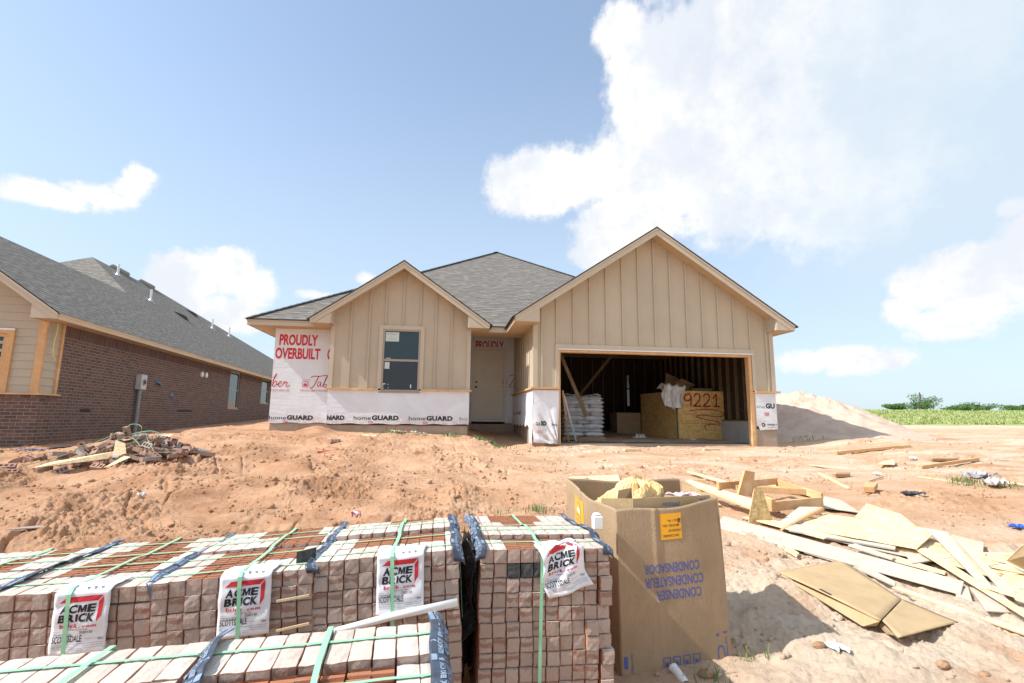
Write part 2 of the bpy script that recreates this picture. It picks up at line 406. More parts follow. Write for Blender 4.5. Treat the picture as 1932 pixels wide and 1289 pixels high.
M['sprayfade'] = mat('faded_spray_paint', color=(.50, .17, .12), rough=.8)
M['paper'] = noisy('white_label_paper', (.80, .80, .83), (.74, .74, .78), 14, .5, .3, 25, spec=.4, dist=.003)
M['greenstrap'] = mat('green_strap', color=(.30, .62, .38), rough=.55, spec=.5)
M['greyblue'] = noisy('dark_plastic_film', (.035, .045, .065), (.06, .075, .105), 30, .35, .3, 50, spec=.5)
M['bluegrey'] = noisy('printed_pale_blue', (.26, .33, .43), (.18, .25, .35), 20, .45, spec=.4)
M['blackfilm'] = noisy('black_plastic_sheet', (.012, .013, .016), (.03, .032, .038), 20, .25, .8, 30, spec=.6, dist=.02)
def f_carton(c1, c2, st):
    def fn(k, b):
        v = uvv(k); o = objv(k); u, w, _ = k.sep(v)
        n = k.noise(o, 3.5, 5, .6); s_ = k.noise(k.v('MULTIPLY', o, (1, 1, .5)), 7, 6, .7, 1.0)
        c = k.mix(k.ramp(n, .35, .65), c1, c2); c = k.mix(k.ramp(s_, .55, .75, hi=.45), c, st)
        c = k.mix(k.ramp(k.noise(o, 160, 3, .7), .45, .75, hi=.25), c, tuple(x*.7 for x in c1))
        fl = k.m('SINE', k.m('MULTIPLY', u, 900.0)); cr = k.noise(k.v('MULTIPLY', v, (7, 1.2, 1)), 1.0, 5, .7, 1.5)
        cr = k.ramp(k.m('ABSOLUTE', k.m('SUBTRACT', cr, .5)), .0, .02)
        k.set(b.inputs['Base Color'], c); do_bump(k, b, k.m('ADD', k.m('ADD', k.m('MULTIPLY', fl, .07), k.m('MULTIPLY', cr, .5)), k.m('MULTIPLY', s_, 1.6)), .45, .006)
    return fn
M['carton'] = mat('brown_cardboard', f_carton((.40, .285, .18), (.35, .25, .155), (.29, .20, .125)), rough=.85, spec=.15)
M['cartonin'] = noisy('cardboard_inside', (.40, .28, .165), (.35, .24, .14), 6, .9, .2, 60, spec=.1)
M['cartonlight'] = mat('pale_cardboard', f_carton((.50, .36, .205), (.44, .315, .175), (.36, .25, .15)), rough=.85, spec=.15)  # paler set of cardboard colours
M['blueink'] = mat('blue_ink', color=(.10, .13, .34), rough=.7)
M['yellow'] = mat('orange_sticker', color=(.85, .40, .025), rough=.5)
M['white'] = mat('white_plastic', color=(.78, .78, .77), rough=.4)
M['steel'] = mat('galvanised_steel', color=(.55, .56, .57), rough=.4, metal=.8)
M['greymetal'] = noisy('grey_painted_metal', (.50, .51, .52), (.44, .45, .46), 8, .5)
M['pvc'] = mat('grey_pvc', color=(.24, .25, .27), rough=.45)
M['winframe'] = mat('window_frame_grey', color=(.36, .31, .26), rough=.5)
M['door'] = noisy('primed_door', (.74, .69, .60), (.69, .64, .55), 3, .6)
M['doorframe'] = noisy('primed_door_frame', (.72, .69, .64), (.66, .63, .58), 4, .6)
def f_glass(k, b):
    b.inputs['Base Color'].default_value = (.02, .04, .045, 1)
    b.inputs['Specular IOR Level'].default_value = .55; do_bump(k, b, k.noise(objv(k), 2.0, 2), .25, .03)
M['glass'] = mat('window_glass', f_glass, rough=.06, spec=.9)
M['screen'] = mat('insect_screen_glass', color=(.025, .036, .045), rough=.25, spec=.45)
M['bag'] = noisy('white_cement_bag', (.80, .80, .82), (.60, .60, .62), 7, .4, .6, 14, spec=.4, dist=.02)
M['rag'] = noisy('white_plastic_sheet', (.74, .73, .72), (.56, .55, .55), 9, .5, .5, 12, dist=.02)
M['studs'] = mat('shaded_studs', f_lumber((.17, .115, .062), (.12, .08, .045), (.22, .15, .085)), rough=.85)  # lumber colours lowered to carry the shade inside the garage
M['darkfloor'] = noisy('shaded_garage_slab', (.17, .16, .15), (.11, .105, .10), 3, .9, .2, 30)  # concrete darkened in its colour to carry the shade indoors
M['blue'] = mat('blue_plastic', color=(.03, .12, .6), rough=.4)
M['wire'] = mat('yellow_cable', color=(.75, .60, .10), rough=.5)
M['leaf'] = noisy('bush_leaves', (.06, .13, .035), (.12, .23, .065), 1.5, .7)
M['leafweed'] = noisy('weed_leaves', (.13, .18, .06), (.20, .25, .10), 8, .7)
M['bark'] = noisy('bark', (.10, .07, .05), (.16, .12, .08), 6, .95)
M['strapold'] = mat('faded_green_strap', color=(.36, .58, .36), rough=.5)
M['yellowwrap'] = noisy('yellow_paper', (.72, .50, .22), (.80, .60, .32), 9, .7, .5, 20, dist=.01)

# ------------------------------------------------------------------ ground
def sst(a, b, x):
    t = np.clip((x-a)/(b-a), 0, 1); return t*t*(3-2*t)
def base_h(x, y):
    x = np.asarray(x, float); y = np.asarray(y, float)
    ys = [-60, -3, 2.5, 3.3, 4.5, 6, 8, 10, 11.5, 12.5, 14.5, 18, 22, 30, 50, 110, 700]
    zs = [-1.7, -1.6, -1.53, -1.5, -1.38, -1.19, -.95, -.76, -.66, -.60, -.50, -.32, -.12, .22, 1.25, 2.3, 2.3]
    h = np.interp(y, ys, zs)
    h = h+.085*(np.clip(x, -4, 2.5)-1)*(1-sst(2.5, 8.5, y))
    near = sst(9.5, 12.2, y)
    h = h+.2*sst(-8.2, -6.2, x)*(1-sst(.4, 1.6, x))*near*(1-sst(14, 20, y))
    h = h-(.12+.016*np.clip(y-12.8, 0, 25))*(1-sst(-8.6, -6.8, x))*near
    h = h-.14*np.exp(-((x-1.35)/.55)**2-((y-13.0)/.9)**2)
    h = h+.17*np.exp(-((x+3.15)/.38)**2-((y-13.05)/.35)**2)
    h = h+.012*np.clip(x-6, 0, 50)*sst(6, 20, y)*(1-sst(40, 80, y))*.5
    h = h+.24*sst(8.6, 11.3, x)*sst(8.5, 12, y)*(1-sst(15, 22, y))
    return h
def hsh(ix, iy, seed):
    n = (ix.astype(np.int64)*374761393+iy.astype(np.int64)*668265263+seed*1442695041) & 0xffffffff
    n = ((n ^ (n >> 13))*1274126177) & 0xffffffff
    return ((n ^ (n >> 16)) & 0xffff)/65535.0
def vnoise(x, y, seed=0):
    ix = np.floor(x); iy = np.floor(y); fx = x-ix; fy = y-iy
    g = lambda a, b: hsh(ix+a, iy+b, seed)*2*np.pi
    def gr(a, b): th = g(a, b); return np.cos(th)*(fx-a)+np.sin(th)*(fy-b)
    u = fx**3*(fx*(fx*6-15)+10); v = fy**3*(fy*(fy*6-15)+10)
    a = gr(0, 0)*(1-u)+gr(1, 0)*u; b = gr(0, 1)*(1-u)+gr(1, 1)*u
    return (a*(1-v)+b*v)*1.5
def fbm(x, y, wl, oct_, seed=0, gain=.5, ridge=False):
    h = 0; a = 1.0; c, s = math.cos(.6), math.sin(.6)
    X = x/wl; Y = y/wl
    for o in range(oct_):
        n = vnoise(X, Y, seed+o*17)
        h = h+a*((1-2*np.abs(n)) if ridge else n)
        X, Y = (X*c-Y*s)*2.03+3.1, (X*s+Y*c)*2.03+1.7; a *= gain
    return h
def full_h(x, y):
    x = np.asarray(x, float); y = np.asarray(y, float)
    h = base_h(x, y)
    dist = np.hypot(x, y)
    # calm where the packs, the house slabs stand
    calm = 1-sst(.0, .5, 2.6-y)*0
    bank = sst(4.3, 5.6, y)*(1-sst(9.6, 12.5, y))*(1-sst(.2, 4.0, x+.35*(y-6)))          # torn-up bank on the left
    right = sst(1.0, 2.2, x)*(1-sst(4.2, 6.5, y))                                    # loose pale sand
    far = 1-sst(14, 26, y)
    patch = sst(-.1, .35, fbm(x, y, 1.8, 4, 5))*(1-sst(-.5, 3.2, x))
    h = h+fbm(x, y, 3.0, 3, 1)*.045*far*sst(2.5, 6, dist)
    bil = .050*np.abs(vnoise(x/.42, y/.36, 21))+.045*np.abs(vnoise(x/.17+3, y/.15, 22))+.040*np.abs(vnoise(x/.08, y/.07+5, 23))+.026*np.abs(vnoise(x/.04, y/.036, 24))+.015*np.abs(vnoise(x/.02, y/.02, 25))
    h = h+bank*(.15*fbm(x*.8, y*1.4, 1.3, 3, 11)+(.26+1.25*patch)*bil)
    gul = np.abs(fbm(x+.4*y, y*.35, .75, 3, 77)); h = h-bank*.10*np.exp(-(gul/.05)**2)*sst(.1, .5, vnoise(x/1.7+5, y/1.7, 83))
    h = h+right*(.040*fbm(x, y, .55, 3, 41)+.020*fbm(x, y, .17, 3, 45, .6)+.010*np.maximum(fbm(x, y, .05, 3, 47, .6), -.15))
    dents = vnoise(x/.24+9, y/.24, 48); h = h-right*.035*sst(.25, .6, dents)
    mid = far*sst(4.0, 6, dist)*(1-bank)*(1-right)
    p2 = sst(.0, .5, fbm(x+9, y*2.2, 1.9, 3, 61))
    h = h+mid*(.012*fbm(x, y*1.8, .35, 3, 51)+p2*(.040*np.maximum(fbm(x, y, .22, 4, 55, .6), -.1)+.012*fbm(x, y, .07, 2, 57)))
    rut = np.abs(y-8.9-.12*(x-3)-.35*np.sin(x*.55)); rut2 = np.abs(y-10.3+.05*(x-3)-.25*np.sin(x*.5+1))
    h = h-.04*mid*sst(-1, 1, x)*(np.exp(-(rut/.13)**2)+np.exp(-(rut2/.13)**2))
    # rough lip and heaps along the foundation
    lip = np.exp(-((y-11.7+.15*np.sin(x*1.7))/.45)**2)*sst(-7, -5.5, x)*(1-sst(8.5, 9.5, x))
    h = h+lip*(.05*fbm(x, y, .5, 4, 71, .6)+.03)*np.where(x > 1.6, .35, 1)
    fieldm = sst(20, 26, y)*sst(6, 12, x); h = h+fieldm*.12*fbm(x, y, 5, 3, 81)
    return h
def gz(x, y): return float(full_h(np.array([x]), np.array([y]))[0])

def big_mesh(name, V, F4=None, F3=None, mats=(), smooth=False):
    me = bpy.data.meshes.new(name); me.vertices.add(len(V)); me.vertices.foreach_set('co', V.astype(np.float32).ravel())
    lv = []; ls = []; n = 0
    q = np.zeros(0, np.int32); st = np.zeros(0, np.int32)
    if F4 is not None and len(F4): q = np.concatenate([q, F4.ravel()]); st = np.concatenate([st, np.arange(len(F4))*4])
    if F3 is not None and len(F3): st = np.concatenate([st, len(q)+np.arange(len(F3))*3]); q = np.concatenate([q, F3.ravel()])
    me.loops.add(len(q)); me.loops.foreach_set('vertex_index', q.astype(np.int32))
    me.polygons.add(len(st)); me.polygons.foreach_set('loop_start', st.astype(np.int32))
    me.update(calc_edges=True); me.validate()
    for m_ in mats: me.materials.append(m_)
    if smooth: me.polygons.foreach_set('use_smooth', np.ones(len(me.polygons), bool))
    o = bpy.data.objects.new(name, me); COL.objects.link(o); XF[o.name] = Matrix.Identity(4); return o

def f_ground(k, b):
    p = k.n('ShaderNodeNewGeometry').outputs['Position']; x, y, z = k.sep(p)
    n_a = k.noise(p, .55, 6, .6, .6); n_b = k.noise(k.v('MULTIPLY', p, (1, 2.4, 1)), 1.6, 6, .62, .5); n_c = k.noise(p, 22, 5, .7)
    soil = k.mix(k.ramp(n_b, .3, .7), (.53, .307, .178), (.605, .40, .262))
    soil = k.mix(k.ramp(n_a, .5, .72), soil, (.44, .25, .14))
    pale = k.mix(k.ramp(n_b, .35, .7), (.68, .545, .415), (.62, .475, .345))
    # loose pale sand on the near right and a dusty driveway band before the garage
    nr = k.m('MULTIPLY', k.ramp(x, .6, 2.2), k.ramp(y, 3.9, 6.4, lo=1, hi=0))
    db = k.m('MULTIPLY', k.m('MULTIPLY', k.ramp(x, .5, 3.5), k.ramp(y, 6.8, 9.0)), k.ramp(y, 12.6, 15.5, lo=1, hi=.35))
    tr = k.ramp(k.noise(k.v('MULTIPLY', p, (.35, 1.7, 1)), 1.4, 5, .6, 1.0), .40, .62)
    w = k.m('MAXIMUM', k.m('MULTIPLY', nr, k.ramp(k.noise(p, 1.3, 5), .27, .47)), k.m('MULTIPLY', k.m('MULTIPLY', db, tr), .85))
    sw = k.m('MULTIPLY', k.m('MULTIPLY', k.ramp(x, 9.5, 12.5), k.ramp(y, 13.5, 17)), k.ramp(k.m('SUBTRACT', y, k.m('MULTIPLY', x, .25)), 17.5, 14.5, lo=0, hi=.8))
    w = k.m('MAXIMUM', w, sw)
    c = k.mix(w, soil, pale)
    c = k.mix(k.ramp(n_c, .52, .72, hi=.5), c, (.36, .225, .14)); c = k.mix(k.ramp(n_c, .30, .44, lo=.35, hi=0), c, (.62, .50, .385))
    # damp darker patches in the torn bank
    bk = k.m('MULTIPLY', k.ramp(k.m('ADD', x, k.m('MULTIPLY', y, .35)), 1.0, 4.5, lo=1, hi=0), k.ramp(y, 4.5, 6))
    c = k.mix(k.m('MULTIPLY', bk, k.ramp(k.noise(p, 1.1, 5, .65), .46, .64, hi=.75)), c, (.27, .145, .08))
    c = k.mix(k.m('MULTIPLY', bk, .5), c, k.mix(k.ramp(n_b, .35, .65), (.42, .212, .115), (.53, .30, .18)))
    gr = k.m('MULTIPLY', k.ramp(k.m('ADD', k.m('SUBTRACT', y, k.m('MULTIPLY', x, .06)), k.m('MULTIPLY', k.noise(p, .5, 5), 4.0)), 21.3, 22.6), k.ramp(x, 5, 9))
    grn = k.mix(k.ramp(k.noise(p, .8, 6, .7), .35, .65), (.24, .30, .10), (.33, .38, .145))
    c = k.mix(gr, c, grn)
    k.set(b.inputs['Base Color'], c)
    do_bump(k, b, k.m('ADD', k.noise(p, 75, 6, .8), k.m('MULTIPLY', k.noise(p, 19, 6, .75), 1.5)), .9, .017)
M['ground'] = mat('red_soil', f_ground, rough=.97, spec=.08)
def make_ground():
    yaw = R(7.2)
    th = np.concatenate([np.linspace(-180, -58, 50, endpoint=False), np.linspace(-58, 58, 1150, endpoint=False), np.linspace(58, 180, 50, endpoint=False)])
    th = np.radians(th)+yaw
    r = np.concatenate([[.05, .5, 1.0], np.geomspace(1.4, 4.2, 190, endpoint=False), np.geomspace(4.2, 13, 640, endpoint=False), np.geomspace(13, 34, 130), np.geomspace(36, 900, 46)])
    T, Rr = np.meshgrid(th, r); X = Rr*np.sin(T); Y = Rr*np.cos(T)
    Z = full_h(X, Y)
    V = np.stack([X, Y, Z], -1).reshape(-1, 3); n = len(th); k = len(r)
    i, j = np.meshgrid(np.arange(n), np.arange(k-1)); i = i.ravel(); j = j.ravel(); i2 = (i+1) % n
    F = np.stack([j*n+i, j*n+i2, (j+1)*n+i2, (j+1)*n+i], -1)[:, ::-1]
    o = big_mesh('ground', V, F, None, [M['ground']], True); tag(o, kind='structure')
make_ground()

# lumps of soil: nobody could count them
def make_clods():
    rs = np.random.RandomState(3)
    ico = [(0,0,1),(.894,0,.447),(.276,.851,.447),(-.724,.526,.447),(-.724,-.526,.447),(.276,-.851,.447),(.724,.526,-.447),(-.276,.851,-.447),(-.894,0,-.447),(-.276,-.851,-.447),(.724,-.526,-.447),(0,0,-1)]
    icf = [(0,1,2),(0,2,3),(0,3,4),(0,4,5),(0,5,1),(1,6,2),(2,7,3),(3,8,4),(4,9,5),(5,10,1),(6,7,2),(7,8,3),(8,9,4),(9,10,5),(10,6,1),(11,7,6),(11,8,7),(11,9,8),(11,10,9),(11,6,10)]
    ico = np.array(ico); icf = np.array(icf)
    n = 9000
    y = rs.uniform(2.6, 12.4, n*3); x = rs.uniform(-1, 1, n*3)*(y*1.1)+.12*y
    pat = fbm(x, y, 1.2, 3, 91); bank = ((x+.35*y) < 4.2) & (y > 4.5)
    keep = (pat > np.where(bank, -.12, .12)) | (rs.rand(n*3) < .06)
    keep &= ~((x > -3.3) & (x < 1.05) & (y < 4.3)) 
    keep &= ~((y > 12.0) & (x > -5))
    x = x[keep][:n]; y = y[keep][:n]; n = len(x)
    s = np.exp(rs.normal(-4.95, .6, n))*(1+.05*y); s = np.clip(s, .003, .042)
    z = full_h(x, y)+s*.2
    V = ico[None]*(1+rs.uniform(-.35, .35, (n, 12, 1)))*s[:, None, None]*rs.uniform(.6, 1.3, (n, 1, 3))
    V = V+np.stack([x, y, z], -1)[:, None]
    F = icf[None]+(np.arange(n)*12)[:, None, None]
    o = big_mesh('soil_lumps', V.reshape(-1, 3), None, F.reshape(-1, 3), [M['ground']])
    tag(o, 'loose reddish lumps of soil scattered over the graded lot', 'soil lumps', kind='stuff')
make_clods()
def blades(name, spots, mat_, label, cat, seed=1, hgt=(.04, .12), wid=.004):
    """spots: (x,y,spread,count)"""
    rs = np.random.RandomState(seed); V = []; k = 0
    X = []; Y = []
    for x, y, sp, c in spots: X.append(rs.normal(x, sp, c)); Y.append(rs.normal(y, sp, c))
    X = np.concatenate(X); Y = np.concatenate(Y); n = len(X); Z = full_h(X, Y)-.01
    h = rs.uniform(hgt[0], hgt[1], n); a = rs.uniform(0, 6.28, n); ln = rs.uniform(.1, .9, n)*h; w = wid*(1+.0*n)
    wx, wy = -np.sin(a)*w, np.cos(a)*w
    p0 = np.stack([X+wx, Y+wy, Z], -1); p1 = np.stack([X-wx, Y-wy, Z], -1)
    m0 = np.stack([X+np.cos(a)*ln*.35+wx*.8, Y+np.sin(a)*ln*.35+wy*.8, Z+h*.65], -1); m1 = np.stack([X+np.cos(a)*ln*.35-wx*.8, Y+np.sin(a)*ln*.35-wy*.8, Z+h*.65], -1)
    t = np.stack([X+np.cos(a)*ln, Y+np.sin(a)*ln, Z+h], -1)
    V = np.stack([p0, p1, m1, m0, t], 1).reshape(-1, 3); b = (np.arange(n)*5)[:, None]
    o = big_mesh(name, V, b+np.array([[0, 1, 2, 3]]), b+np.array([[3, 2, 4]]), [mat_])
    tag(o, label, cat, kind='stuff'); return o
sp = [(-3.79, 6.1, .06, 26), (-3.2, 6.3, .2, 18), (1.14, 6.4, .08, 90), (.8, 6.6, .12, 25), (-4.9, 6.6, .08, 10), (-1.9, 6.9, .2, 10),
      (1.55, 3.02, .05, 26), (1.93, 3.16, .04, 14), (-2.6, 8.0, .3, 18), (-.9, 7.0, .3, 8)]
blades('grass_sprigs', sp, M['leafweed'], 'thin green grass sprigs growing in the bare soil', 'grass')
blades('weeds', [(1.02, 12.35, .16, 420), (-1.2, 12.4, .14, 120), (.15, 12.3, .12, 60), (8.5, 7.6, .14, 90), (8.95, 7.3, .08, 30), (9.9, 13.2, .2, 90)], M['leafweed'], 'low green weeds in tufts near the porch and beside the litter', 'weeds', 2, (.05, .14), .009)
def field_grass():
    rs = np.random.RandomState(5); n = 70000
    y = 21+29*rs.rand(n)**1.3; x = 8+rs.rand(n)*(y*1.55-8)
    k = (y-.06*x) > 20.6; x = x[k]; y = y[k]; n = len(x)
    z = full_h(x, y); h = rs.uniform(.03, .13, n)*(.7+.6*sst(-.3, .4, fbm(x, y, 3, 3, 99))); w = .022+.0008*y; a = rs.uniform(0, 3.14, n); lx = rs.normal(0, .08, n)
    p0 = np.stack([x-np.cos(a)*w, y-np.sin(a)*w, z-.03], -1); p1 = np.stack([x+np.cos(a)*w, y+np.sin(a)*w, z-.03], -1); t = np.stack([x+lx, y+lx*.5, z+h], -1)
    V = np.stack([p0, p1, t], 1).reshape(-1, 3); F = (np.arange(n)*3)[:, None]+np.array([[0, 1, 2]])
    o = big_mesh('field_grass', V, None, F, [noisy('meadow_grass', (.30, .355, .135), (.39, .435, .185), .7, .9, spec=.1)])
    tag(o, 'bright green meadow grass beyond the graded lot', 'grass', kind='stuff')
field_grass()

# sand heap beside the garage
def sand_heap():
    cx, cy = 11.75, 15.8
    def fn(u, v):
        a = u*2*math.pi; r = v
        rx, ry = 3.0, 4.3
        x = cx+math.cos(a)*r*rx*(1+.12*math.sin(2*a+.5)); y = cy+math.sin(a)*r*ry
        return x, y, r
    n, k = 260, 110; P = np.array([fn(i/n, (j/k)) for j in range(k+1) for i in range(n)]); x, y, r = P.T
    prof = np.interp(r, [0, .12, .3, .55, .8, 1.0], [1.0, .985, .86, .47, .13, -.06])
    top = 1.08; h = base_h(x, y)+prof*top
    h += (fbm(x, y, 1.2, 3, 201)*.16+fbm(x, y, .35, 4, 203, .6)*.06-np.maximum(fbm(x, y*.6, .6, 3, 207), 0)*.07)*np.clip(1.15-r, 0, 1)
    V = np.stack([x, y, h], -1); i, j = np.meshgrid(np.arange(n), np.arange(k)); i = i.ravel(); j = j.ravel(); i2 = (i+1) % n
    F = np.stack([j*n+i, (j+1)*n+i, (j+1)*n+i2, j*n+i2], -1)
    m_ = noisy('heaped_sand', (.50, .365, .28), (.58, .45, .36), 2.5, .97, .6, 18, spec=.05, dist=.03)
    o = big_mesh('sand_heap', V, F, None, [m_], True); tag(o, 'tall heap of pale sand behind the right corner of the garage', 'sand heap')
sand_heap()

def bush(name, label, x, y, h, w, seed, sparse=False):
    rs = np.random.RandomState(seed); z = gz(x, y)
    t = thing(name, label, 'bush', (x, y, z), group='bushes on the far edge of the meadow')
    tr = MB()
    for q in range(4):
        a = rs.uniform(0, 6.28); tr.tube([(x, y, z-.1), (x+math.cos(a)*w*.12, y+math.sin(a)*w*.12, z+h*.35), (x+math.cos(a)*w*.3, y+math.sin(a)*w*.3, z+h*.7)], [.09, .06, .02], 6)
    tr.build('trunk', M['bark'], t)
    n = 2600; lob = [(rs.uniform(-.34, .34)*w, rs.uniform(-.3, .3)*w, rs.uniform(.25, .78)*h, rs.uniform(.16, .30)) for _ in range(11)]
    V = []
    for i in range(n):
        lx, ly, lz, lr = lob[rs.randint(len(lob))]
        d = rs.normal(0, 1, 3); d /= np.linalg.norm(d); rr = lr*(rs.rand()**.4)
        c = np.array([lx+d[0]*rr*w, ly+d[1]*rr*w, max(lz+d[2]*rr*h*1.0, .05)])
        s = rs.uniform(.06, .13)*(.7 if sparse else 1); a = rs.normal(0, 1, 3); a /= np.linalg.norm(a); b = np.cross(a, rs.normal(0, 1, 3)); b /= np.linalg.norm(b)
        V += [c-a*s, c+b*s*.5, c+a*s, c-b*s*.5]
    V = np.array(V); F = np.arange(len(V)).reshape(-1, 4)
    o = big_mesh('crown', V, F, None, [M['leaf']]); o.parent = t
for a in [('bush', 'tallest rounded dark bush at the left end of the far bushes', 62.5, 60, 2.6, 5.0, 1), ('bush', 'low bush just right of the tallest one on the far meadow edge', 68.6, 61, 1.35, 4.6, 2),
          ('bush', 'wide middle bush in the far row on the meadow edge', 73.2, 61.5, 1.45, 5.4, 3), ('bush', 'lighter bush second from the right end of the far row', 77.6, 61, 1.25, 4.2, 4), ('bush', 'smallest bush at the right end of the far row', 81.2, 61, 1.0, 3.6, 5), ('bush', 'thin low bush at the left foot of the tallest one', 58.6, 60.5, 1.1, 2.6, 6)]:
    bush(*a)
t = MB(); t.tube([(60.9, 59, gz(60.9, 59)-.2), (60.9, 59, gz(60.9, 59)+2.5)], .07, 8); tag(t.build('post', M['bark']), 'thin dark post standing in the meadow left of the tallest bush', 'post')

# ------------------------------------------------------------------ the house under construction
H = thing('unfinished_house', 'unfinished single storey house with beige panelled gables, white house wrap and an open garage', 'house', (1.9, 13.3, -.5))
zl, ze, ZW = .76, 2.31, -.14
GX0, GX1, GY = 2.08, 8.36, 12.14
BX0, BX1, BY = -2.94, .56, 13.2
LX0, LY = -4.51, 13.85
DY = 15.9
def gable_z(x, apex, xm, sl): return apex-sl*abs(x-xm)
def batten(mb, x, z0, z1, y, w=.045, t=.03): mb.box(x-w/2, y-t, z0, x+w/2, y+.004, z1)

# garage front -------------------------------------------------------
ga, gm, gs = 4.86, 5.13, .667
wt_ = lambda x: gable_z(x, ga, gm, gs)-.12
b = MB(); OX0, OX1, OZ = 2.70, 7.73, 1.73
b.prism([(GX0, zl+.03), (OX0, zl+.03), (OX0, OZ), (GX0, OZ)], 'y', GY, GY+.1)
b.prism([(OX1, zl+.03), (GX1, zl+.03), (GX1, OZ), (OX1, OZ)], 'y', GY, GY+.1)
b.prism([(GX0, OZ), (GX1, OZ), (GX1, wt_(GX1)), (gm, wt_(gm)), (GX0, wt_(GX0))], 'y', GY, GY+.1)
for k in range(13):
    x = 2.64+.426*k
    z0 = 1.86 if 2.6 < x < 7.8 else zl+.03
    batten(b, x, z0, wt_(x)-.03, GY)
batten(b, 2.27, zl+.03, wt_(2.27)-.03, GY); batten(b, 8.19, zl+.03, wt_(8.19)-.03, GY)
b.build('garage_siding', M['siding'], H)
b = MB()
b.box(GX0-.025, GY-.026, zl+.03, GX0+.085, GY+.006, 2.42); b.box(GX0-.027, GY-.024, zl+.03, GX0-.002, GY+.09, 2.31); b.build('garage_corner_board', M['trim'], H)
b = MB(); b.box(GX1-.085, GY-.026, zl+.03, GX1+.025, GY+.006, 2.42); b.box(GX1+.002, GY-.024, zl+.03, GX1+.027, GY+.09, 2.31)
b.build('garage_corner_board', M['trim'], H); b = MB(); b.box(2.605, GY-.03, zl+.03, 2.695, GY+.005, 1.85); b.box(7.76, GY-.03, zl+.03, 7.85, GY+.005, 1.85); b.box(2.6955, GY-.028, 1.745, 7.7595, GY+.005, 1.85)
b.build('opening_trim', M['trim'], H)
b = MB(); b.box(2.68, GY-.045, 1.722, 7.78, GY-.031, 1.742); b.box(2.68, GY-.05, 1.712, 7.78, GY-.045, 1.726)
b.build('drip_edge', M['white'], H)
b = MB(); b.box(2.695, GY-.02, -.62, 2.732, GY+.14, 1.71); b.build('door_jamb', M['lumber'], H)
b = MB(); b.box(7.665, GY-.02, -.62, 7.745, GY+.14, 1.71); b.box(7.745, GY-.012, -.62, 7.785, GY+.12, zl); b.build('door_jamb', M['lumber'], H)
b = MB(); b.box(2.732, GY-.018, 1.655, 7.665, GY+.14, 1.71); b.build('header_board', M['lumber'], H)
def gable_roof(apex, xm, sl, xa, xb, yf, yb, nm):
    """two shingle slabs with black edge, rake fascia boards with a second moulding, and sloped rake soffits"""
    t = .035
    b = MB(); e = MB()
    for s_, xe in ((-1, xa), (1, xb)):
        ze_ = gable_z(xe, apex, xm, sl)
        yv = (13.36 if abs(xe) < 8 else yb)
        b.slab([(xm, yf-.03, apex), (xe, yf-.03, ze_), (xe, yv, ze_), (xm, yb, apex)], .012)
        e.slab([(xm, yf-.025, apex-.014), (xe+.01*-s_, yf-.025, ze_-.014+.006), (xe+.01*-s_, yv, ze_-.008), (xm, yb, apex-.014)], .018)
    b.build('roof', M['shingle'], H); e.build('roof_edge', M['felt'], H)
def rake(apex, xm, sl, xa, xb, yf, yw, ztip, xwa, xwb):
    f = MB(); sf = MB()
    for s_, xe, xw in ((-1, xa, xwa), (1, xb, xwb)):
        xi = xe-s_*.06
        def P(x, d): return (x, gable_z(x, apex, xm, sl)-d)
        f.prism([P(xm, .035), P(xi, .035), (xi, ztip), (xi-s_*.10, ztip), P(xm, .215)], 'y', yf, yf+.03)
        f.prism([P(xm, .034), P(xi-s_*.0, .034), P(xi, .085), P(xm, .085)], 'y', yf-.018, yf-.001)
        # pork chop return: the triangular end of the boxed eave
        zc = gable_z(xw, apex, xm, sl)-.215
        f.prism([(xi-s_*.11, ztip+.002), (xw, ztip+.002), (xw, zc), (xi-s_*.11, gable_z(xi-s_*.11, apex, xm, sl)-.212)], 'y', yf+.012, yf+.05)
        f.box(min(xw, xw-s_*.02), yf+.032, ztip+.004, max(xw, xw-s_*.02), yw-.002, zc+.085)
        sf.prism([P(xm, .125), (xw, gable_z(xw, apex, xm, sl)-.125), (xw, gable_z(xw, apex, xm, sl)-.14), P(xm, .14)], 'y', yf+.031, yw-.001)
    f.build('rake_fascia', M['trim'], H); sf.build('rake_soffit', M['soffit'], H)
gable_roof(ga, gm, gs, 1.46, 8.81, 11.69, 17.2, 'g')
rake(ga, gm, gs, 1.49, 8.78, 11.69, GY, ze, GX0+.05, GX1-.12)
ba, bm_, bs = 4.01, -1.18, .705
gable_roof(ba, bm_, bs, -3.475, 1.115, 12.78, 16.2, 'b')
rake(ba, bm_, bs, -3.46, 1.10, 12.78, BY, ze, BX0+.03, BX1-.06)

# bump-out -----------------------------------------------------------
b = MB(); wb = lambda x: gable_z(x, ba, bm_, bs)-.12
WX0, WX1, WZ0, WZ1 = -1.67, -.72, .675, 2.27
b.prism([(BX0, .74), (WX0, .74), (WX0, WZ1), (BX0, WZ1)], 'y', BY, BY+.1)
b.prism([(WX1, .74), (BX1, .74), (BX1, WZ1), (WX1, WZ1)], 'y', BY, BY+.1)
b.prism([(BX0, WZ1), (BX1, WZ1), (BX1, wb(BX1)), (bm_, wb(bm_)), (BX0, wb(BX0))], 'y', BY, BY+.1)
b.box(BX0, BY+.1, .74, BX0+.1, LY+.1, 2.5); b.box(BX1-.1, BY+.1, .74, BX1, DY, 2.6)
for px in (-2.475, -2.02, -1.62, -1.18, -.74, -.34, .075):
    batten(b, px, 2.40 if -1.8 < px < -.6 else .74, wb(px)-.03, BY)
b.build('bay_siding', M['siding'], H)
b = MB()
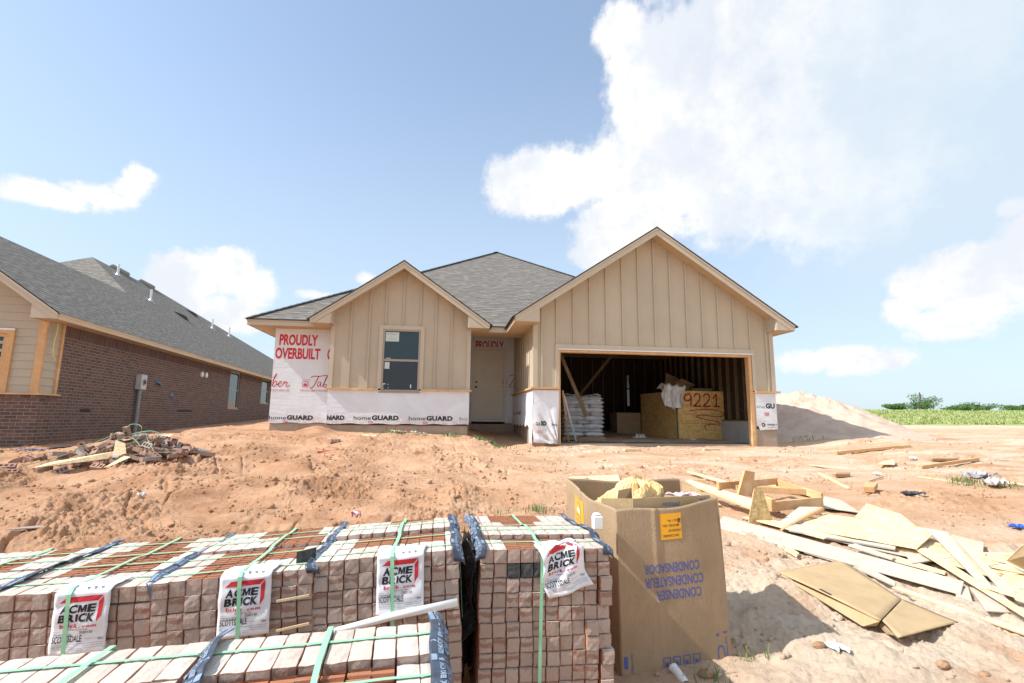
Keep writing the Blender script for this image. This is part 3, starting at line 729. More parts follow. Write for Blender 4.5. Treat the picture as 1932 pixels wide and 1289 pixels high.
b.box(BX0-.02, BY-.026, .74, BX0+.08, BY+.005, 2.40); b.box(BX1-.08, BY-.026, .74, BX1+.02, BY+.005, 2.40); b.box(BX1+.001, BY-.024, .74, BX1+.022, BY+.09, 2.31)
b.box(BX0-.022, BY-.024, .74, BX0-.001, BY+.08, 2.31)
b.build('bay_corner_board', M['trim'], H); b = MB(); b.box(WX0-.10, BY-.03, .74, WX0, BY+.004, 2.27); b.box(WX1, BY-.03, .74, WX1+.10, BY+.004, 2.27); b.box(WX0-.10, BY-.0305, 2.2705, WX1+.10, BY+.004, 2.375)
b.build('window_trim', M['trim'], H)
w = MB(); fw = .045
w.box(WX0, BY-.02, WZ0, WX0+fw, BY+.06, WZ1); w.box(WX1-fw, BY-.02, WZ0, WX1, BY+.06, WZ1)
w.box(WX0+fw, BY-.02, WZ0, WX1-fw, BY+.06, WZ0+fw); w.box(WX0+fw, BY-.02, WZ1-fw, WX1-fw, BY+.06, WZ1)
w.box(WX0+fw, BY-.012, 1.445, WX1-fw, BY+.055, 1.50)
w.box(WX0-.05, BY-.04, WZ0-.035, WX1+.04, BY+.06, WZ0-.001)
wo_ = w.build('window', M['winframe'], H, bevel=.004)
g = MB(); g.box(WX0+fw, BY+.012, 1.50, WX1-fw, BY+.018, WZ1-fw); g.build('pane', M['glass'], wo_)
g = MB(); g.box(WX0+fw, BY+.002, WZ0+fw, WX1-fw, BY+.008, 1.445); g.build('pane', M['screen'], wo_)
g = MB(); pgs = mat('pale_green_sticker', color=(.52, .60, .56), rough=.5); g.box(-1.61, BY+.009, 1.96, -1.27, BY+.0115, 2.20); g.build('window_sticker', pgs, wo_)
g = MB(); g.box(-1.60, BY-.001, 1.25, -1.48, BY+.0015, 1.42); g.build('window_sticker', pgs, wo_)
g = MB(); g.box(-1.58, BY+.009, 1.515, -1.46, BY+.0115, 1.53); g.build('window_sticker', pgs, wo_)
g = MB(); fn = lambda x, z: (x, BY+.0085, z)
put_text(g, 'ENERGY', fn, -1.56, 2.13, .24, .035); g.box(-1.54, BY+.0085, 2.01, -1.34, BY+.0089, 2.015); g.box(-1.54, BY+.0085, 2.05, -1.34, BY+.0089, 2.055); 
g.build('window_sticker_print', M['greyprint'], wo_)
g = MB()
for s in ([(-1.62, .80), (-1.62, .86), (-1.56, .865)], [(-1.50, .85), (-1.49, .86)], [(-1.62, .76), (-1.60, .755)], [(-.93, .86), (-.925, .82), (-.93, .77)], [(-1.49, .77), (-1.485, .76)]):
    stroke(g, s, lambda x, z: (x, BY-.0005, z), .022)
g.build('tape_mark', M['white'], wo_)

# wrap, ledges, foundations -------------------------------------------
def wavy(x0, x1, z0, z1, y, amp=.006, sd=0, n=24):
    mb = MB()
    def fn(u, v):
        x = x0+(x1-x0)*u; z = z0+(z1-z0)*v; e = (1-v)**2
        k_ = amp*(math.sin(x*7+sd)*math.sin(z*3+sd)+.6*math.sin(x*19+z*5+sd)*e+1.2*math.sin(x*31+sd)*e*e)
        return (x, y-abs(k_), z-.012*e*math.sin(x*9+sd))
    return mb.grid(fn, n, 10)
b = wavy(BX0-.01, BX1+.01, ZW, .70, BY-.012, .0012, 1, 60); b.box(BX0+.01, BY-.004, ZW+.01, BX1-.02, BY+.1, .69)
b.add([(BX0-.01, BY-.012, ZW), (BX0-.01, LY, ZW), (BX0-.01, LY, .70), (BX0-.01, BY-.012, .70)], [(0, 1, 2, 3)]); b.build('bay_wrap', M['wrap'], H, solid=.002)
b = wavy(LX0, BX0, ZW, ze+.02, LY-.014, .0012, 3, 40); b.box(LX0+.01, LY-.005, ZW+.01, BX0, LY+.1, ze); b.box(LX0+.01, LY+.1, ZW, LX0+.12, 27, ze)
b.build('side_wall_wrap', M['wrap'], H)
b = MB(); b.box(BX0+.02, BY+.02, -1.3, BX1-.02, LY+.3, ZW-.004); b.box(LX0+.02, LY+.02, -1.3, 0.6, 27, ZW-.006)
b.box(.6, DY+.01, -1.3, 2.1, 16.4, ZW-.002); b.build('foundation', M['concrete'], H)
b = MB(); b.box(BX0+.01, BY-.005, ZW-.028, BX1, BY+.02, ZW-.0045); b.build('sill_gap', M['felt'], H)
b = MB()
b.box(GX0+.03, GY+.01, -1.3, OX0-.005, 18.6, -.16); b.box(OX1+.02, GY+.01, -1.3, GX1-.02, 12.45, -.17); b.box(GX1-.16, 12.45, -1.3, GX1-.02, 27, .02)
b.box(2.705, GY+.02, -1.3, OX1+.015, GY+.5, -.56); b.build('foundation', M['concrete'], H)
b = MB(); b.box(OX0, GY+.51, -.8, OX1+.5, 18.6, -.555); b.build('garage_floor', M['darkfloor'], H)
def ledge(mb, x0, x1, y, z): mb.box(x0, y-.085, z, x1, y+.0, z+.042)
b = MB(); ledge(b, WX1+.05, BX1+.06, BY-.001, .70); b.build('brick_ledge', M['lumber'], H); b = MB(); ledge(b, BX0-.06, WX0-.06, BY-.001, .70); b.box(BX0-.065, BY-.001, .70, BX0-.023, LY, .742)
b.build('brick_ledge', M['lumber'], H)
b = MB(); b.box(GX0-.08, GY-.085, zl-.02, 2.69, GY-.001, zl+.025); b.box(GX0-.08, GY-.001, zl-.02, GX0-.003, DY, zl+.025); b.build('brick_ledge', M['lumber'], H)
b = MB(); b.box(7.79, GY-.085, zl-.02, GX1+.1, GY-.001, zl+.025); b.box(GX1+.003, GY-.001, zl-.02, GX1+.1, 18, zl+.025); b.build('brick_ledge', M['lumber'], H)
# garage side wall towards the porch
b = MB(); b.box(GX0, GY+.1, zl+.03, GX0+.1, DY+.1, 2.62)
for k in range(9): 
    y = GY+.20+.42*k; b.box(GX0-.02, y-.022, zl+.03, GX0+.002, y+.022, 2.55)
b.build('porch_side_siding', M['siding'], H)
# loose sheet of wrap at the left of the opening, flapping over the footing
def loose(u, v):
    x = GX0-.02+(2.695-GX0+.02)*u; z = (zl-.03)+(-1.30)*v; fan = v*v
    if v > .75: x += -.0*u; z += .10*(v-.75)*4*(1-u)*.35
    r_ = math.atan2(u-1.02, (1-v)+.05)
    y = GY-.016-fan*(.05+.035*math.sin(r_*16)+.02*math.sin(r_*31+1))-.02*math.sin(u*9)*v
    return (x-.035*fan*u, y, z)
b = MB(); b.grid(loose, 46, 34); b.build('loose_wrap', M['wrap'], H, smooth=True, solid=.002)
b = MB(); b.grid(lambda u, v: (GX0-.022-.03*abs(math.sin(v*5))*v, GY-.02+3.75*u*(1 if v < .75 else 1), (zl-.03)-(1.30 if u < .12 else .88)*v+.03*math.sin(u*40)*v), 40, 10)
b.build('porch_side_wrap', M['wrap'], H, solid=.002)
b = MB(); b.box(OX1+.07, GY-.004, -.1, GX1, GY+.06, .735); b.box(GX1-.004, GY+.06, -.16, GX1+.004, 27, ze); b.box(GX1-.1, GY+.1, 0.02, GX1-.004, 27, ze)
b.prism([(OX1+.10, .735), (GX1+.004, .735), (GX1+.004, -.17), (OX1+.16, -.20), (OX1+.115, -.10), (OX1+.075, -.04)], 'y', GY-.014, GY-.006)
b.build('corner_wrap', M['wrap'], H)
# porch back wall
b = MB(); b.box(BX1-.02, DY, ZW+.02, .77, DY+.1, 2.62); b.box(1.80, DY, ZW+.02, GX0, DY+.1, 2.62); b.box(.77, DY, 2.24, 1.80, DY+.1, 2.62); b.build('porch_wrap', M['wrap'], H)
b = MB(); b.box(.72, DY-.03, -.05, .79, DY+.02, 2.27); b.box(1.78, DY-.03, -.05, 1.85, DY+.02, 2.27); b.box(.7905, DY-.03, 2.19, 1.7795, DY+.02, 2.27); b.box(.7905, DY-.028, -.07, 1.7795, DY+.02, 0.0)
b.box(.7905, DY-.01, 0, .82, DY+.03, 2.19); b.box(1.75, DY-.01, 0, 1.7795, DY+.03, 2.19)
b.build('door_frame', M['doorframe'], H, bevel=.004)
b = MB(); b.box(.822, DY+.02, .012, 1.748, DY+.06, 2.185); dr = b.build('front_door', M['door'], H, bevel=.003)
b = MB(); b.tube([(.90, DY+.019, 1.155), (.90, DY+.012, 1.155)], .030, 14); b.tube([(.895, DY+.019, 1.0), (.895, DY+.012, 1.0)], .034, 14); b.build('bore_hole', M['felt'], dr)
b = MB(); b.box(.82, DY-.02, 0, 1.75, DY+.015, .012); b.build('threshold', M['greymetal'], dr)
# soffits, fascias, porch ceiling --------------------------------------
b = MB()
b.box(-5.02, 13.34, ze, BX0, LY, ze+.012); b.box(-5.02, LY, ze, LX0, 27.6, ze+.012); b.box(BX1, 13.34, ze, GX0, 14.2, ze+.012)
b.box(1.56, 11.74, ze, GX0+.05, 13.34, ze+.012); b.box(GX1-.1, 11.74, ze, 8.71, 27.6, ze+.012); b.box(-3.38, 12.83, ze, BX0, 13.34, ze+.012); b.box(BX1-.06, 12.83, ze, 1.02, 13.34, ze+.012)
b.box(BX1, 14.2, ze, GX0, 14.22, 2.62); b.build('eave_soffit', M['soffit'], H)
b = MB(); b.box(BX1-.1, 14.22, 2.60, GX0, DY+.1, 2.62); b.build('porch_ceiling', M['osbshade'], H)
b = MB(); b.box(.75, 14.6, 2.555, 1.12, 15.0, 2.60); b.build('ceiling_box', M['greymetal'], H)
b = MB()
def fas(x0, y0, x1, y1): b.box(x0, y0, ze-.01, x1, y1, ze+.135)
fas(-5.05, 13.32, -3.40, 13.34); fas(1.04, 13.32, 1.53, 13.34); fas(-5.05, 13.34, -5.03, 27.6); fas(8.71, 11.74, 8.74, 27.6); fas(1.535, 11.74, 1.56, 13.34)
b.box(-5.06, 13.305, ze+.09, -3.40, 13.32, ze+.135); b.box(1.04, 13.305, ze+.09, 1.53, 13.32, ze+.135)
b.build('eave_fascia', M['trim'], H)
b = MB(); XA, XB, YF, YB2, ZE, PK = -5.09, 8.81, 13.28, 28.0, 2.455, 6.88
xm = (XA+XB)/2; y1 = YF+6.95; y2 = YB2-6.95
def hiproof(b, d):
    A = (XA, YF, ZE-d); B_ = (XB, YF, ZE-d); C = (XB, YB2, ZE-d); D_ = (XA, YB2, ZE-d); P = (xm, y1, PK-d); Q = (xm, y2+.3, PK-d)
    b.add([A, B_, C, D_, P, Q], [(0, 1, 4), (1, 2, 5, 4), (2, 3, 5), (3, 0, 4, 5)])
# the front plane stops short of the gables' own shingles by running just under them
hiproof(b, 0); b.build('roof', M['shingle'], H)
b = MB(); hiproof(b, .018); b.build('roof_edge', M['felt'], H)
b = MB()
for A, B_ in (((XA, YF, ZE), (xm, y1, PK)), ((XB, YF, ZE), (xm, y1, PK)), ((xm, y1, PK), (xm, y2+.3, PK))):
    A, B_ = Vector(A), Vector(B_); n = int((B_-A).length/.2)
    for i in range(n):
        a = A.lerp(B_, i/n)+Vector((0, 0, .008)); c_ = A.lerp(B_, (i+1.25)/n)+Vector((0, 0, .02)); b.bar(c_, a, .22, .006)
b.build('hip_cap', M['shingle'], H)
# rear wall with an opening, so daylight shows through the slit
b = MB(); b.box(LX0, 26.9, ZW, 5.6, 27, ze); b.box(5.6, 26.9, ZW, GX1, 27, .3); b.box(5.6, 26.9, 2.1, GX1, 27, ze)
b.build('rear_wall', M['osbshade'], H)
# garage interior ------------------------------------------------------
b = MB(); b.box(8.1, 12.26, .03, 8.12, 18.5, 2.35); b.box(GX0+.12, 12.26, -.1, GX0+.14, 18.5, 2.35)
b.box(2.2, 18.6, -.5, 6.76, 18.62, 2.4); b.box(6.86, 18.6, -.5, 8.3, 18.62, 2.4); b.box(6.76, 18.6, 1.72, 6.86, 18.62, 2.4); b.box(6.76, 18.6, -.5, 6.86, 18.62, .55); b.box(6.76, 18.6, 1.18, 6.86, 18.62, 1.22)
b.build('garage_sheathing', M['osbshade'], H)
b = MB(); b.box(2.2, 12.3, 2.36, 8.1, 18.6, 2.38); b.build('garage_dark_lid', M['osbshade'], H)  # flat lid added over the garage to keep it dark
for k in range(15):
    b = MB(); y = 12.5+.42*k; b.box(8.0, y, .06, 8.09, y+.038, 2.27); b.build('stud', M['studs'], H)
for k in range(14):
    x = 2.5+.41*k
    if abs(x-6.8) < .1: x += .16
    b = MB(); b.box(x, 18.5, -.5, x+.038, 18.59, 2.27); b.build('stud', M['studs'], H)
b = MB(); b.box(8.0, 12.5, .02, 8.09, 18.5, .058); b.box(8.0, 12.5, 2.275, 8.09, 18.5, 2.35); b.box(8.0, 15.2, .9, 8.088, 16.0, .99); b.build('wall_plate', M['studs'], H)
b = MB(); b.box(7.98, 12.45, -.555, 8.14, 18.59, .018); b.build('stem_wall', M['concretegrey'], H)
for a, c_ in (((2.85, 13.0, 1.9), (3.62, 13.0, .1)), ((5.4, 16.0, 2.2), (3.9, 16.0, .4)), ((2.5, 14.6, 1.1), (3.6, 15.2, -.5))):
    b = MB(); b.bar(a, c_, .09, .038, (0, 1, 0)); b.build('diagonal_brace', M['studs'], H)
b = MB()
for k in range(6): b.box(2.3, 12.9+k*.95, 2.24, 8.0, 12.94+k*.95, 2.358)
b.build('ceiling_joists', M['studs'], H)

# printing on the wrap ----------------------------------------------------
def wallfn(y): return lambda x, z: (x, y, z)
def homeguard(mb_t, mb_b, mb_r, x, z, fn, s=1.0, cut=0):
    put_text(mb_t, 'home', fn, x, z, .42*s, .095*s, .004); put_text(mb_b, 'GUARD', fn, x+.44*s, z, .66*s, .105*s, .05, 1.05)
    put_text(mb_r, 'OX', fn, x+.36*s, z-.085*s, .12*s, .05*s, .03)
f1 = wallfn(LY-.0192); f2 = wallfn(BY-.0172)
r_ = Bag(); k_ = Bag(); g_ = Bag(); rf = Bag()
put_text(r_, 'PROUDLY', f1, -4.40, 1.885, .97, .265, .035); put_text(r_, 'OVERBUILT', f1, -4.48, 1.525, 1.13, .265, .035)
put_text(r_, 'O', f1, -3.17, 1.525, .15, .265, .035)
# "…ber" and "Taber" in flowing script, house badge, captions
ber = [[(.02, .16), (.07, .28), (.10, .38), (.06, .30), (.03, .12), (.02, .0)], [(.02, .04), (.06, .13), (.11, .14), (.11, .05), (.06, -.01), (.02, .02)], [(.11, .05), (.18, .08), (.22, .14), (.18, .15), (.15, .06), (.18, -.01), (.25, .04)], [(.25, .04), (.29, .15), (.29, .10), (.34, .14), (.345, .09), (.33, .01), (.37, -.01), (.42, .05)]]
r_.new()
for s in ber: stroke(r_, [(-4.51+a*1.1, .79+c*.85) for a, c in s], f1, .02)
stroke(r_, [(-4.50, 1.02), (-4.47, 1.035)], f1, .018)
def taber(ox, oz, fn, mb, mbf, word=True):
    P = lambda s: [(ox+a, oz+c) for a, c in s]
    mb.new()
    stroke(mb, P([(.02, .23), (.10, .27), (.22, .27), (.34, .29), (.42, .30)]), fn, .022)
    stroke(mb, P([(.22, .27), (.17, .14), (.10, .0), (.05, -.05), (.02, -.02)]), fn, .024)
    stroke(mb, P([(.30, .10), (.24, .12), (.20, .04), (.23, 0), (.29, .09), (.28, .02), (.33, .01)]), fn, .018)
    stroke(mb, P([(.33, .01), (.42, .22), (.44, .30), (.39, .18), (.36, .02), (.40, -.01), (.43, .05), (.38, .07)]), fn, .018)
    mb.new()
    bx, bz = ox-.18, oz-.02
    for q in ((0, 0, .15, .014), (0, .136, .15, .15), (0, .014, .014, .136), (.136, .014, .15, .136)): mb.add([fn(bx+q[0], bz+q[1]), fn(bx+q[2], bz+q[1]), fn(bx+q[2], bz+q[3]), fn(bx+q[0], bz+q[3])], [(0, 1, 2, 3)])
    for s in ([(.03, .03), (.12, .03), (.12, .075), (.075, .11), (.03, .075)],): mb.add([fn(bx+a, bz+c) for a, c in s], [(0, 1, 2, 3, 4)])
    put_text(mbf, 'homes by', fn, bx, oz+.16, .20, .032); put_text(mbf, "OKLAHOMA'S FAVORITE BUILDER", fn, bx-.04, oz-.13, 1.02, .05, .01)
taber(-3.57, .80, f1, r_, rf); put_text(rf, 'ORITE BUILDER', f1, -4.51, .665, .46, .048, .01)
homeguard(g_, k_, r_, -4.50, -.055, f1, .98)
put_text(k_, 'hIARD', wallfn(BY-.0172), -2.93, -.045, .42, .10, .05)
homeguard(g_, k_, r_, -2.29, -.04, f2, 1.0); homeguard(g_, k_, r_, -.94, -.04, f2, 1.0); put_text(g_, 'ho', f2, .34, -.04, .19, .095, -.012)
gf = wallfn(GY-.0155)
put_text(g_, 'me', gf, 7.83, .355, .22, .075, -.01); put_text(k_, 'GU', gf, 8.07, .355, .25, .115, .05); put_text(r_, 'OX', gf, 8.02, .17, .14, .075, .05)
put_text(k_, 'oxcp.c', gf, 8.08, -.075, .27, .055, .03); put_text(g_, 'housewrap', gf, 8.10, -.13, .25, .02); g_.new(); stroke(g_, [(7.93, -.06), (7.97, -.03), (8.02, -.06), (7.98, -.10), (7.94, -.08)], gf, .03)
dfn = wallfn(DY-.003)
put_text(r_, 'PROUDLY', dfn, .85, 2.19, .90, .26, .03); taber(1.9, 1.12, dfn, r_, rf)
# folded print on the loose sheet by the garage
lf = lambda u, v: tuple(Vector(loose(u, v))+Vector((0, -.008, 0)))
put_text(k_, 'RD', lambda x, y: lf(.30+x, .66-y), 0, 0, .22, .075, .06); put_text(g_, 'GUA', lambda x, y: lf(.10+x, .66-y), 0, 0, .18, .06, .02); put_text(g_, 'ho', lambda x, y: lf(.72+x, .67-y), 0, 0, .2, .06)
put_text(rf, 'OX', lambda x, y: lf(.16+x, .80-y), 0, 0, .16, .05)
xf_ = lambda y, z: (GX0-.028, y, z)
put_text(g_, 'ho', lambda a, z: xf_(DY-.2-a, z), 0, .12, .4, .12); put_text(g_, 'GUARD', lambda a, z: xf_(DY-.75-a, z), 0, .12, 1.1, .12, .04); put_text(g_, 'me', lambda a, z: xf_(13.3-a, z), 0, -.08, .5, .12)
r_.build('red_lettering', M['red'], H); k_.build('black_lettering', M['black'], H); g_.build('grey_lettering', M['black'], H); rf.build('small_red_lettering', M['redfade'], H)
# house number sprayed on the concrete, its upper half under the wrap
sp_ = MB(); cf = wallfn(BY+.017)
DIG = {'9': [(.9, .75), (.6, 1.0), (.15, .85), (.1, .55), (.5, .45), (.85, .65), (.88, .8), (.85, .4), (.8, .05)], '2': [(.08, .78), (.3, 1.0), (.75, .95), (.8, .65), (.45, .3), (.02, .06), (.35, .04), (.95, .06)], '1': [(.1, .65), (.5, 1.0), (.52, .5), (.5, .04)], '_': [(.1, .04), (.9, .05)]}
def digits(mb, s, fn, x, z, w, h, wd):
    for i, ch in enumerate(s):
        stroke(mb, [(x+i*w*1.18+a*w, z+c*h) for a, c in DIG[ch]], fn, wd, .15)
        if ch == '1' and wd > .02: stroke(mb, [(x+i*w*1.18+w*.15, z+.04*h), (x+i*w*1.18+w*.95, z+.06*h)], fn, wd)
digits(sp_, '1221', cf, -1.62, -.29, .23, .27, .02)
sp_.build('sprayed_number', M['sprayfade'], H)

# ------------------------------------------------------------------ the brick house next door
NM = Matrix.Translation((-9.18, 12.84, -.72)) @ Matrix.Rotation(R(4.3), 4, 'Z')
N = thing('brick_house', 'finished brown brick house with a dark shingle roof on the left', 'house', mat=NM)
def nbuild(b, name, m, par=None, **k): return b.build(name, M[m] if isinstance(m, str) else m, par or N, local=True, **k)
SOL0 = 2.60
b = MB()
def wallstrip(b, y0, y1, z0, z1): b.box(-.11, y0, z0, 0, y1, z1)
wallstrip(b, .60, 12.52, -.4, SOL0); wallstrip(b, 12.52, 14.02, -.4, 1.12); wallstrip(b, 14.02, 17.86, -.4, SOL0); wallstrip(b, 17.86, 19.5, -.4, 1.52); wallstrip(b, 19.5, 34, -.4, SOL0)
wallstrip(b, 0, .60, -.4, 1.10); b.box(-7.3, 0, -.4, -.11, .11, 1.10)
nbuild(b, 'brick_wall', 'brickwall')
b = MB(); b.box(-.112, .60, SOL0, .003, 12.52, 2.92); b.box(-.112, 12.52, 2.86, .003, 14.02, 2.92); b.box(-.112, 14.02, SOL0, .003, 17.86, 2.92); b.box(-.112, 19.5, SOL0, .003, 34, 2.92); nbuild(b, 'soldier_course', 'soldier')
b = MB(); b.box(-7.3, -.03, 1.10, .03, .11, 1.165); b.box(-.08, .11, 1.10, .03, .60, 1.165); nbuild(b, 'wainscot_cap', 'brickwall')
b = MB(); b.box(-7.3, -.07, 1.165, .06, .05, 1.20); b.box(-.05, .05, 1.165, .06, .62, 1.20); nbuild(b, 'timber_ledge', 'lumber')
ga2, gm2, gs2 = 5.73, -3.35, .72
nz = lambda x: 2.99+.72*(.45-x) if x > gm2 else 2.99+.72*(.45-gm2)-.72*(gm2-x)
b = MB(); z = 1.20
while z < 5.5:      # lap siding boards, each tilted out at its foot
    z2 = z+.185
    hw = 99 if z2 < 2.9 else (nz(-100) if False else 0)
    xr = -.06 if z2 < 2.95 else min(-.06, .45-(z2+.13-2.99)/.72)
    xl = -7.3 if z2 < 2.95 else 2*gm2-xr
    if xr <= xl+.1: break
    b.prism([(.035, z), (.05, z2+.012), (.07, z2+.012), (.07, z)], 'x', xl, xr)
    if z < 2.9: b.add([(-.045, .05, z), (-.045, .60, z), (-.062, .60, z2+.01), (-.062, .05, z2+.01), (-.08, .05, z), (-.08, .6, z), (-.08, .6, z2), (-.08, .05, z2)], [(0, 1, 2, 3), (0, 4, 5, 1), (3, 2, 6, 7)])
    z = z2
nbuild(b, 'lap_siding', 'lap')
b = MB(); b.box(-.20, -.0, 1.20, -.045, .045, 2.90); b.box(-.19, .045, 1.2, -.04, .055, 2.9); nbuild(b, 'corner_post', 'lumber')
b = MB(); b.box(-.09, .52, 1.20, -.01, .62, 2.90); nbuild(b, 'corner_post', 'lumber')
w = MB(); w.box(-1.95, -.01, 1.20, -1.85, .05, 2.66); w.box(-.80, -.01, 1.20, -.66, .05, 2.66); w.box(-1.85, -.011, 2.55, -.80, .05, 2.661); nbuild(w, 'window_casing', 'lumber')
w = MB(); w.box(-1.85, .02, 1.22, -1.78, .06, 2.55); w.box(-.87, .02, 1.22, -.80, .06, 2.55); w.box(-1.78, .02, 2.47, -.87, .06, 2.55); w.box(-1.78, .02, 1.86, -.87, .06, 1.90); fw_ = nbuild(w, 'window', 'lumber')
g = MB(); g.box(-1.78, .04, 1.2, -.87, .045, 2.47); nbuild(g, 'pane', 'glass', fw_)
g = MB(); g.box(-1.85, -.016, 2.625, -.66, -.0105, 2.665); nbuild(g, 'drip_cap', 'white')
for y0, y1, z0, z1 in ((12.52, 14.02, 1.12, 2.86), (17.86, 19.5, 1.52, 2.90)):
    w = MB(); f_ = .06
    w.box(-.09, y0, z0, -.04, y0+f_, z1); w.box(-.09, y1-f_, z0, -.04, y1, z1); w.box(-.09, y0+f_, z0, -.04, y1-f_, z0+f_); w.box(-.09, y0+f_, z1-f_, -.04, y1-f_, z1); w.box(-.088, y0+f_, (z0+z1)/2-.02, -.05, y1-f_, (z0+z1)/2+.03)
    w.box(-.10, y0-.02, z0-.05, .015, y1+.02, z0-.002)
    wi = nbuild(w, 'window', 'winframe'); g = MB(); g.box(-.075, y0+f_, z0+f_, -.07, y1-f_, z1-f_); nbuild(g, 'pane', 'glass', wi)
# roof
WR, P1, P2 = 7.1, 13.1, 19.6; K = .72; zr = 2.99+K*WR; xr = .45-WR; YE = 46
b = MB(); e = MB()
def nroof(b, d):
    E = lambda x, y, z: (x, y, z-d)
    b.add([E(.45, -.50, 2.99), E(gm2, -.50, ga2), E(2*gm2-.45, -.50, 2.99), E(2*gm2-.45, 12, 2.99), E(gm2, 12.0, ga2), E(.45, 6.0, 2.99)], [(0, 5, 4, 1), (1, 4, 3, 2)])
    b.add([E(.45, 6.0, 2.99), E(.45, YE, 2.99), E(xr, P2, zr), E(xr, P1, zr), E(2*xr-.45, 6, 2.99), E(2*xr-.45, YE, 2.99)], [(0, 1, 2, 3), (4, 0, 3), (5, 4, 3, 2), (1, 5, 2)])
nroof(b, 0); nbuild(b, 'roof', 'shingledark'); nroof(e, .02); nbuild(e, 'roof_edge', 'felt')
f = MB()
def P(x, d): return (x, (ga2-.72*abs(x-gm2))-d)
for s_ in (1, -1):
    xi = gm2+s_*(.45-.03-gm2); 
    f.prism([P(gm2, .03), P(xi, .03), (xi, 2.855), (xi-s_*.09, 2.855), P(gm2, .21)], 'y', -.48, -.45)
    f.prism([P(gm2, .031), P(xi, .031), P(xi, .085), P(gm2, .085)], 'y', -.5, -.481)
f.prism([(.32, 2.86), (-.10, 2.86), (-.10, 3.17), (.32, 2.875)], 'y', -.465, -.43); f.box(-.12, -.465, 2.86, -.10, .04, 3.17)
nbuild(f, 'rake_fascia', 'trim')
f = MB(); f.prism([P(gm2, .12), P(-.1, .12), P(-.1, .135), P(gm2, .135)], 'y', -.449, .05); f.box(-.02, -.44, 2.865, .40, YE-.1, 2.877); f.box(-.08, -.44, 2.878, -.02, 34, 2.92); nbuild(f, 'soffit', 'soffit')
f = MB(); f.box(.40, -.449, 2.85, .43, YE-.02, 2.985); f.box(.43, -.449, 2.935, .445, YE-.02, 2.985); nbuild(f, 'eave_fascia', mat('tan_fascia', f_siding((.60, .47, .32), (.55, .42, .28)), rough=.7))
# roof fittings
def onroof(x, y, dz=0): return Vector((x, y, 2.99+K*(.45-x)+dz))
for x, y, hh, r_ in ((-5.52, 13.14, .55, .05), (-3.79, 12.67, .55, .045), (-3.93, 20.84, .62, .045), (-3.91, 23.88, .62, .045)):
    p = onroof(x, y); b = MB(); b.tube([p-Vector((0, 0, .1)), p+Vector((0, 0, hh))], r_, 10); pi = nbuild(b, 'vent_pipe', 'white')
    b = MB(); b.tube([p-Vector((0, 0, .04)), p+Vector((0, 0, .10))], [r_*2.6, r_*1.15], 12); b.add([tuple(onroof(x+a, y+c, .012)) for a, c in ((-.2, -.18), (.2, -.18), (.2, .18), (-.2, .18))], [(0, 1, 2, 3)]); nbuild(b, 'flashing', 'steel', pi)
for y in (14.6, 17.4):
    b = MB(); b.tube([(xr+.02, y+q*.12, zr+.02+(.0 if 0 < q < 14 else -.04)) for q in range(15)], [.06]+[.13]*13+[.06], 12); nbuild(b, 'ridge_vent', noisy('vent_mesh', (.28, .28, .27), (.22, .22, .21), 30, .7, .4, 80))
for x, y in ((-3.56, 15.47), (-5.16, 20.83)):
    b = MB(); p = onroof(x, y)
    b.add([tuple(onroof(x+a, y+c, d)) for a, c, d in ((.28, -.28, .01), (.28, .28, .01), (-.28, .28, .01), (-.28, -.28, .01), (.16, -.18, .17), (.16, .18, .17), (-.2, .14, .05), (-.2, -.14, .05))], [(0, 1, 5, 4), (1, 2, 6, 5), (2, 3, 7, 6), (3, 0, 4, 7), (4, 5, 6, 7)]); nbuild(b, 'roof_vent', 'felt')
# meter box with its conduit
b = MB(); b.box(.002, 4.08, 1.52, .17, 4.42, 1.98); mb_ = nbuild(b, 'meter_box', 'greymetal', bevel=.012)
b = MB(); b.tube([(.171, 4.25, 1.75), (.186, 4.25, 1.75)], .10, 20); nbuild(b, 'meter_ring', mat('tan_ring', color=(.30, .24, .17)), mb_)
b = MB(); b.tube([(.187, 4.25, 1.75), (.196, 4.25, 1.75)], .055, 16); nbuild(b, 'meter_socket', 'black', mb_)
b = MB(); b.tube([(.09, 4.2, 1.53), (.09, 4.2, -.2)], .052, 12); b.tube([(.09, 4.2, 1.54), (.09, 4.2, 1.44)], .062, 12); nbuild(b, 'conduit', 'pvc', mb_)
for y in (9.05, 9.5):
    b = MB(); b.tube([(.003, y, 2.40), (.06, y, 2.40)], .11, 18); b.tube([(.061, y, 2.40), (.075, y, 2.40)], [.09, .07], 18); nbuild(b, 'round_vent', 'white')
for y, z, w_ in ((1.77, .84, .42), (7.85, .92, 1.25)):
    b = MB(); b.box(.001, y-w_/2, z-.035, .004, y+w_/2, z+.035); nbuild(b, 'missing_brick_gap', 'felt')
b = MB(); b.tube([(.02, 5.35, 1.86), (.06, 5.5, 1.80), (.03, 5.7, 1.74)], .03, 8); b.box(.002, 5.3, 1.8, .02, 5.42, 1.92); nbuild(b, 'hose_stub', mat('dusty_blue', color=(.12, .20, .34)))
b = MB(); b.box(.002, 6.5, 1.42, .03, 6.68, 1.52); b.tube([(.02, 6.7, 1.42), (.05, 6.75, 1.25), (.02, 6.72, 1.0)], .012, 6); nbuild(b, 'hose_stub', mat('dusty_blue_box', color=(.14, .22, .36)))
b = MB(); b.tube([(.05, .20, 2.86), (.06, .19, 2.7), (.05, .16, 2.45), (.08, .10, 2.2), (.08, .14, 2.08), (.07, .24, 2.0)], .011, 6); nbuild(b, 'yellow_cable', 'wire')

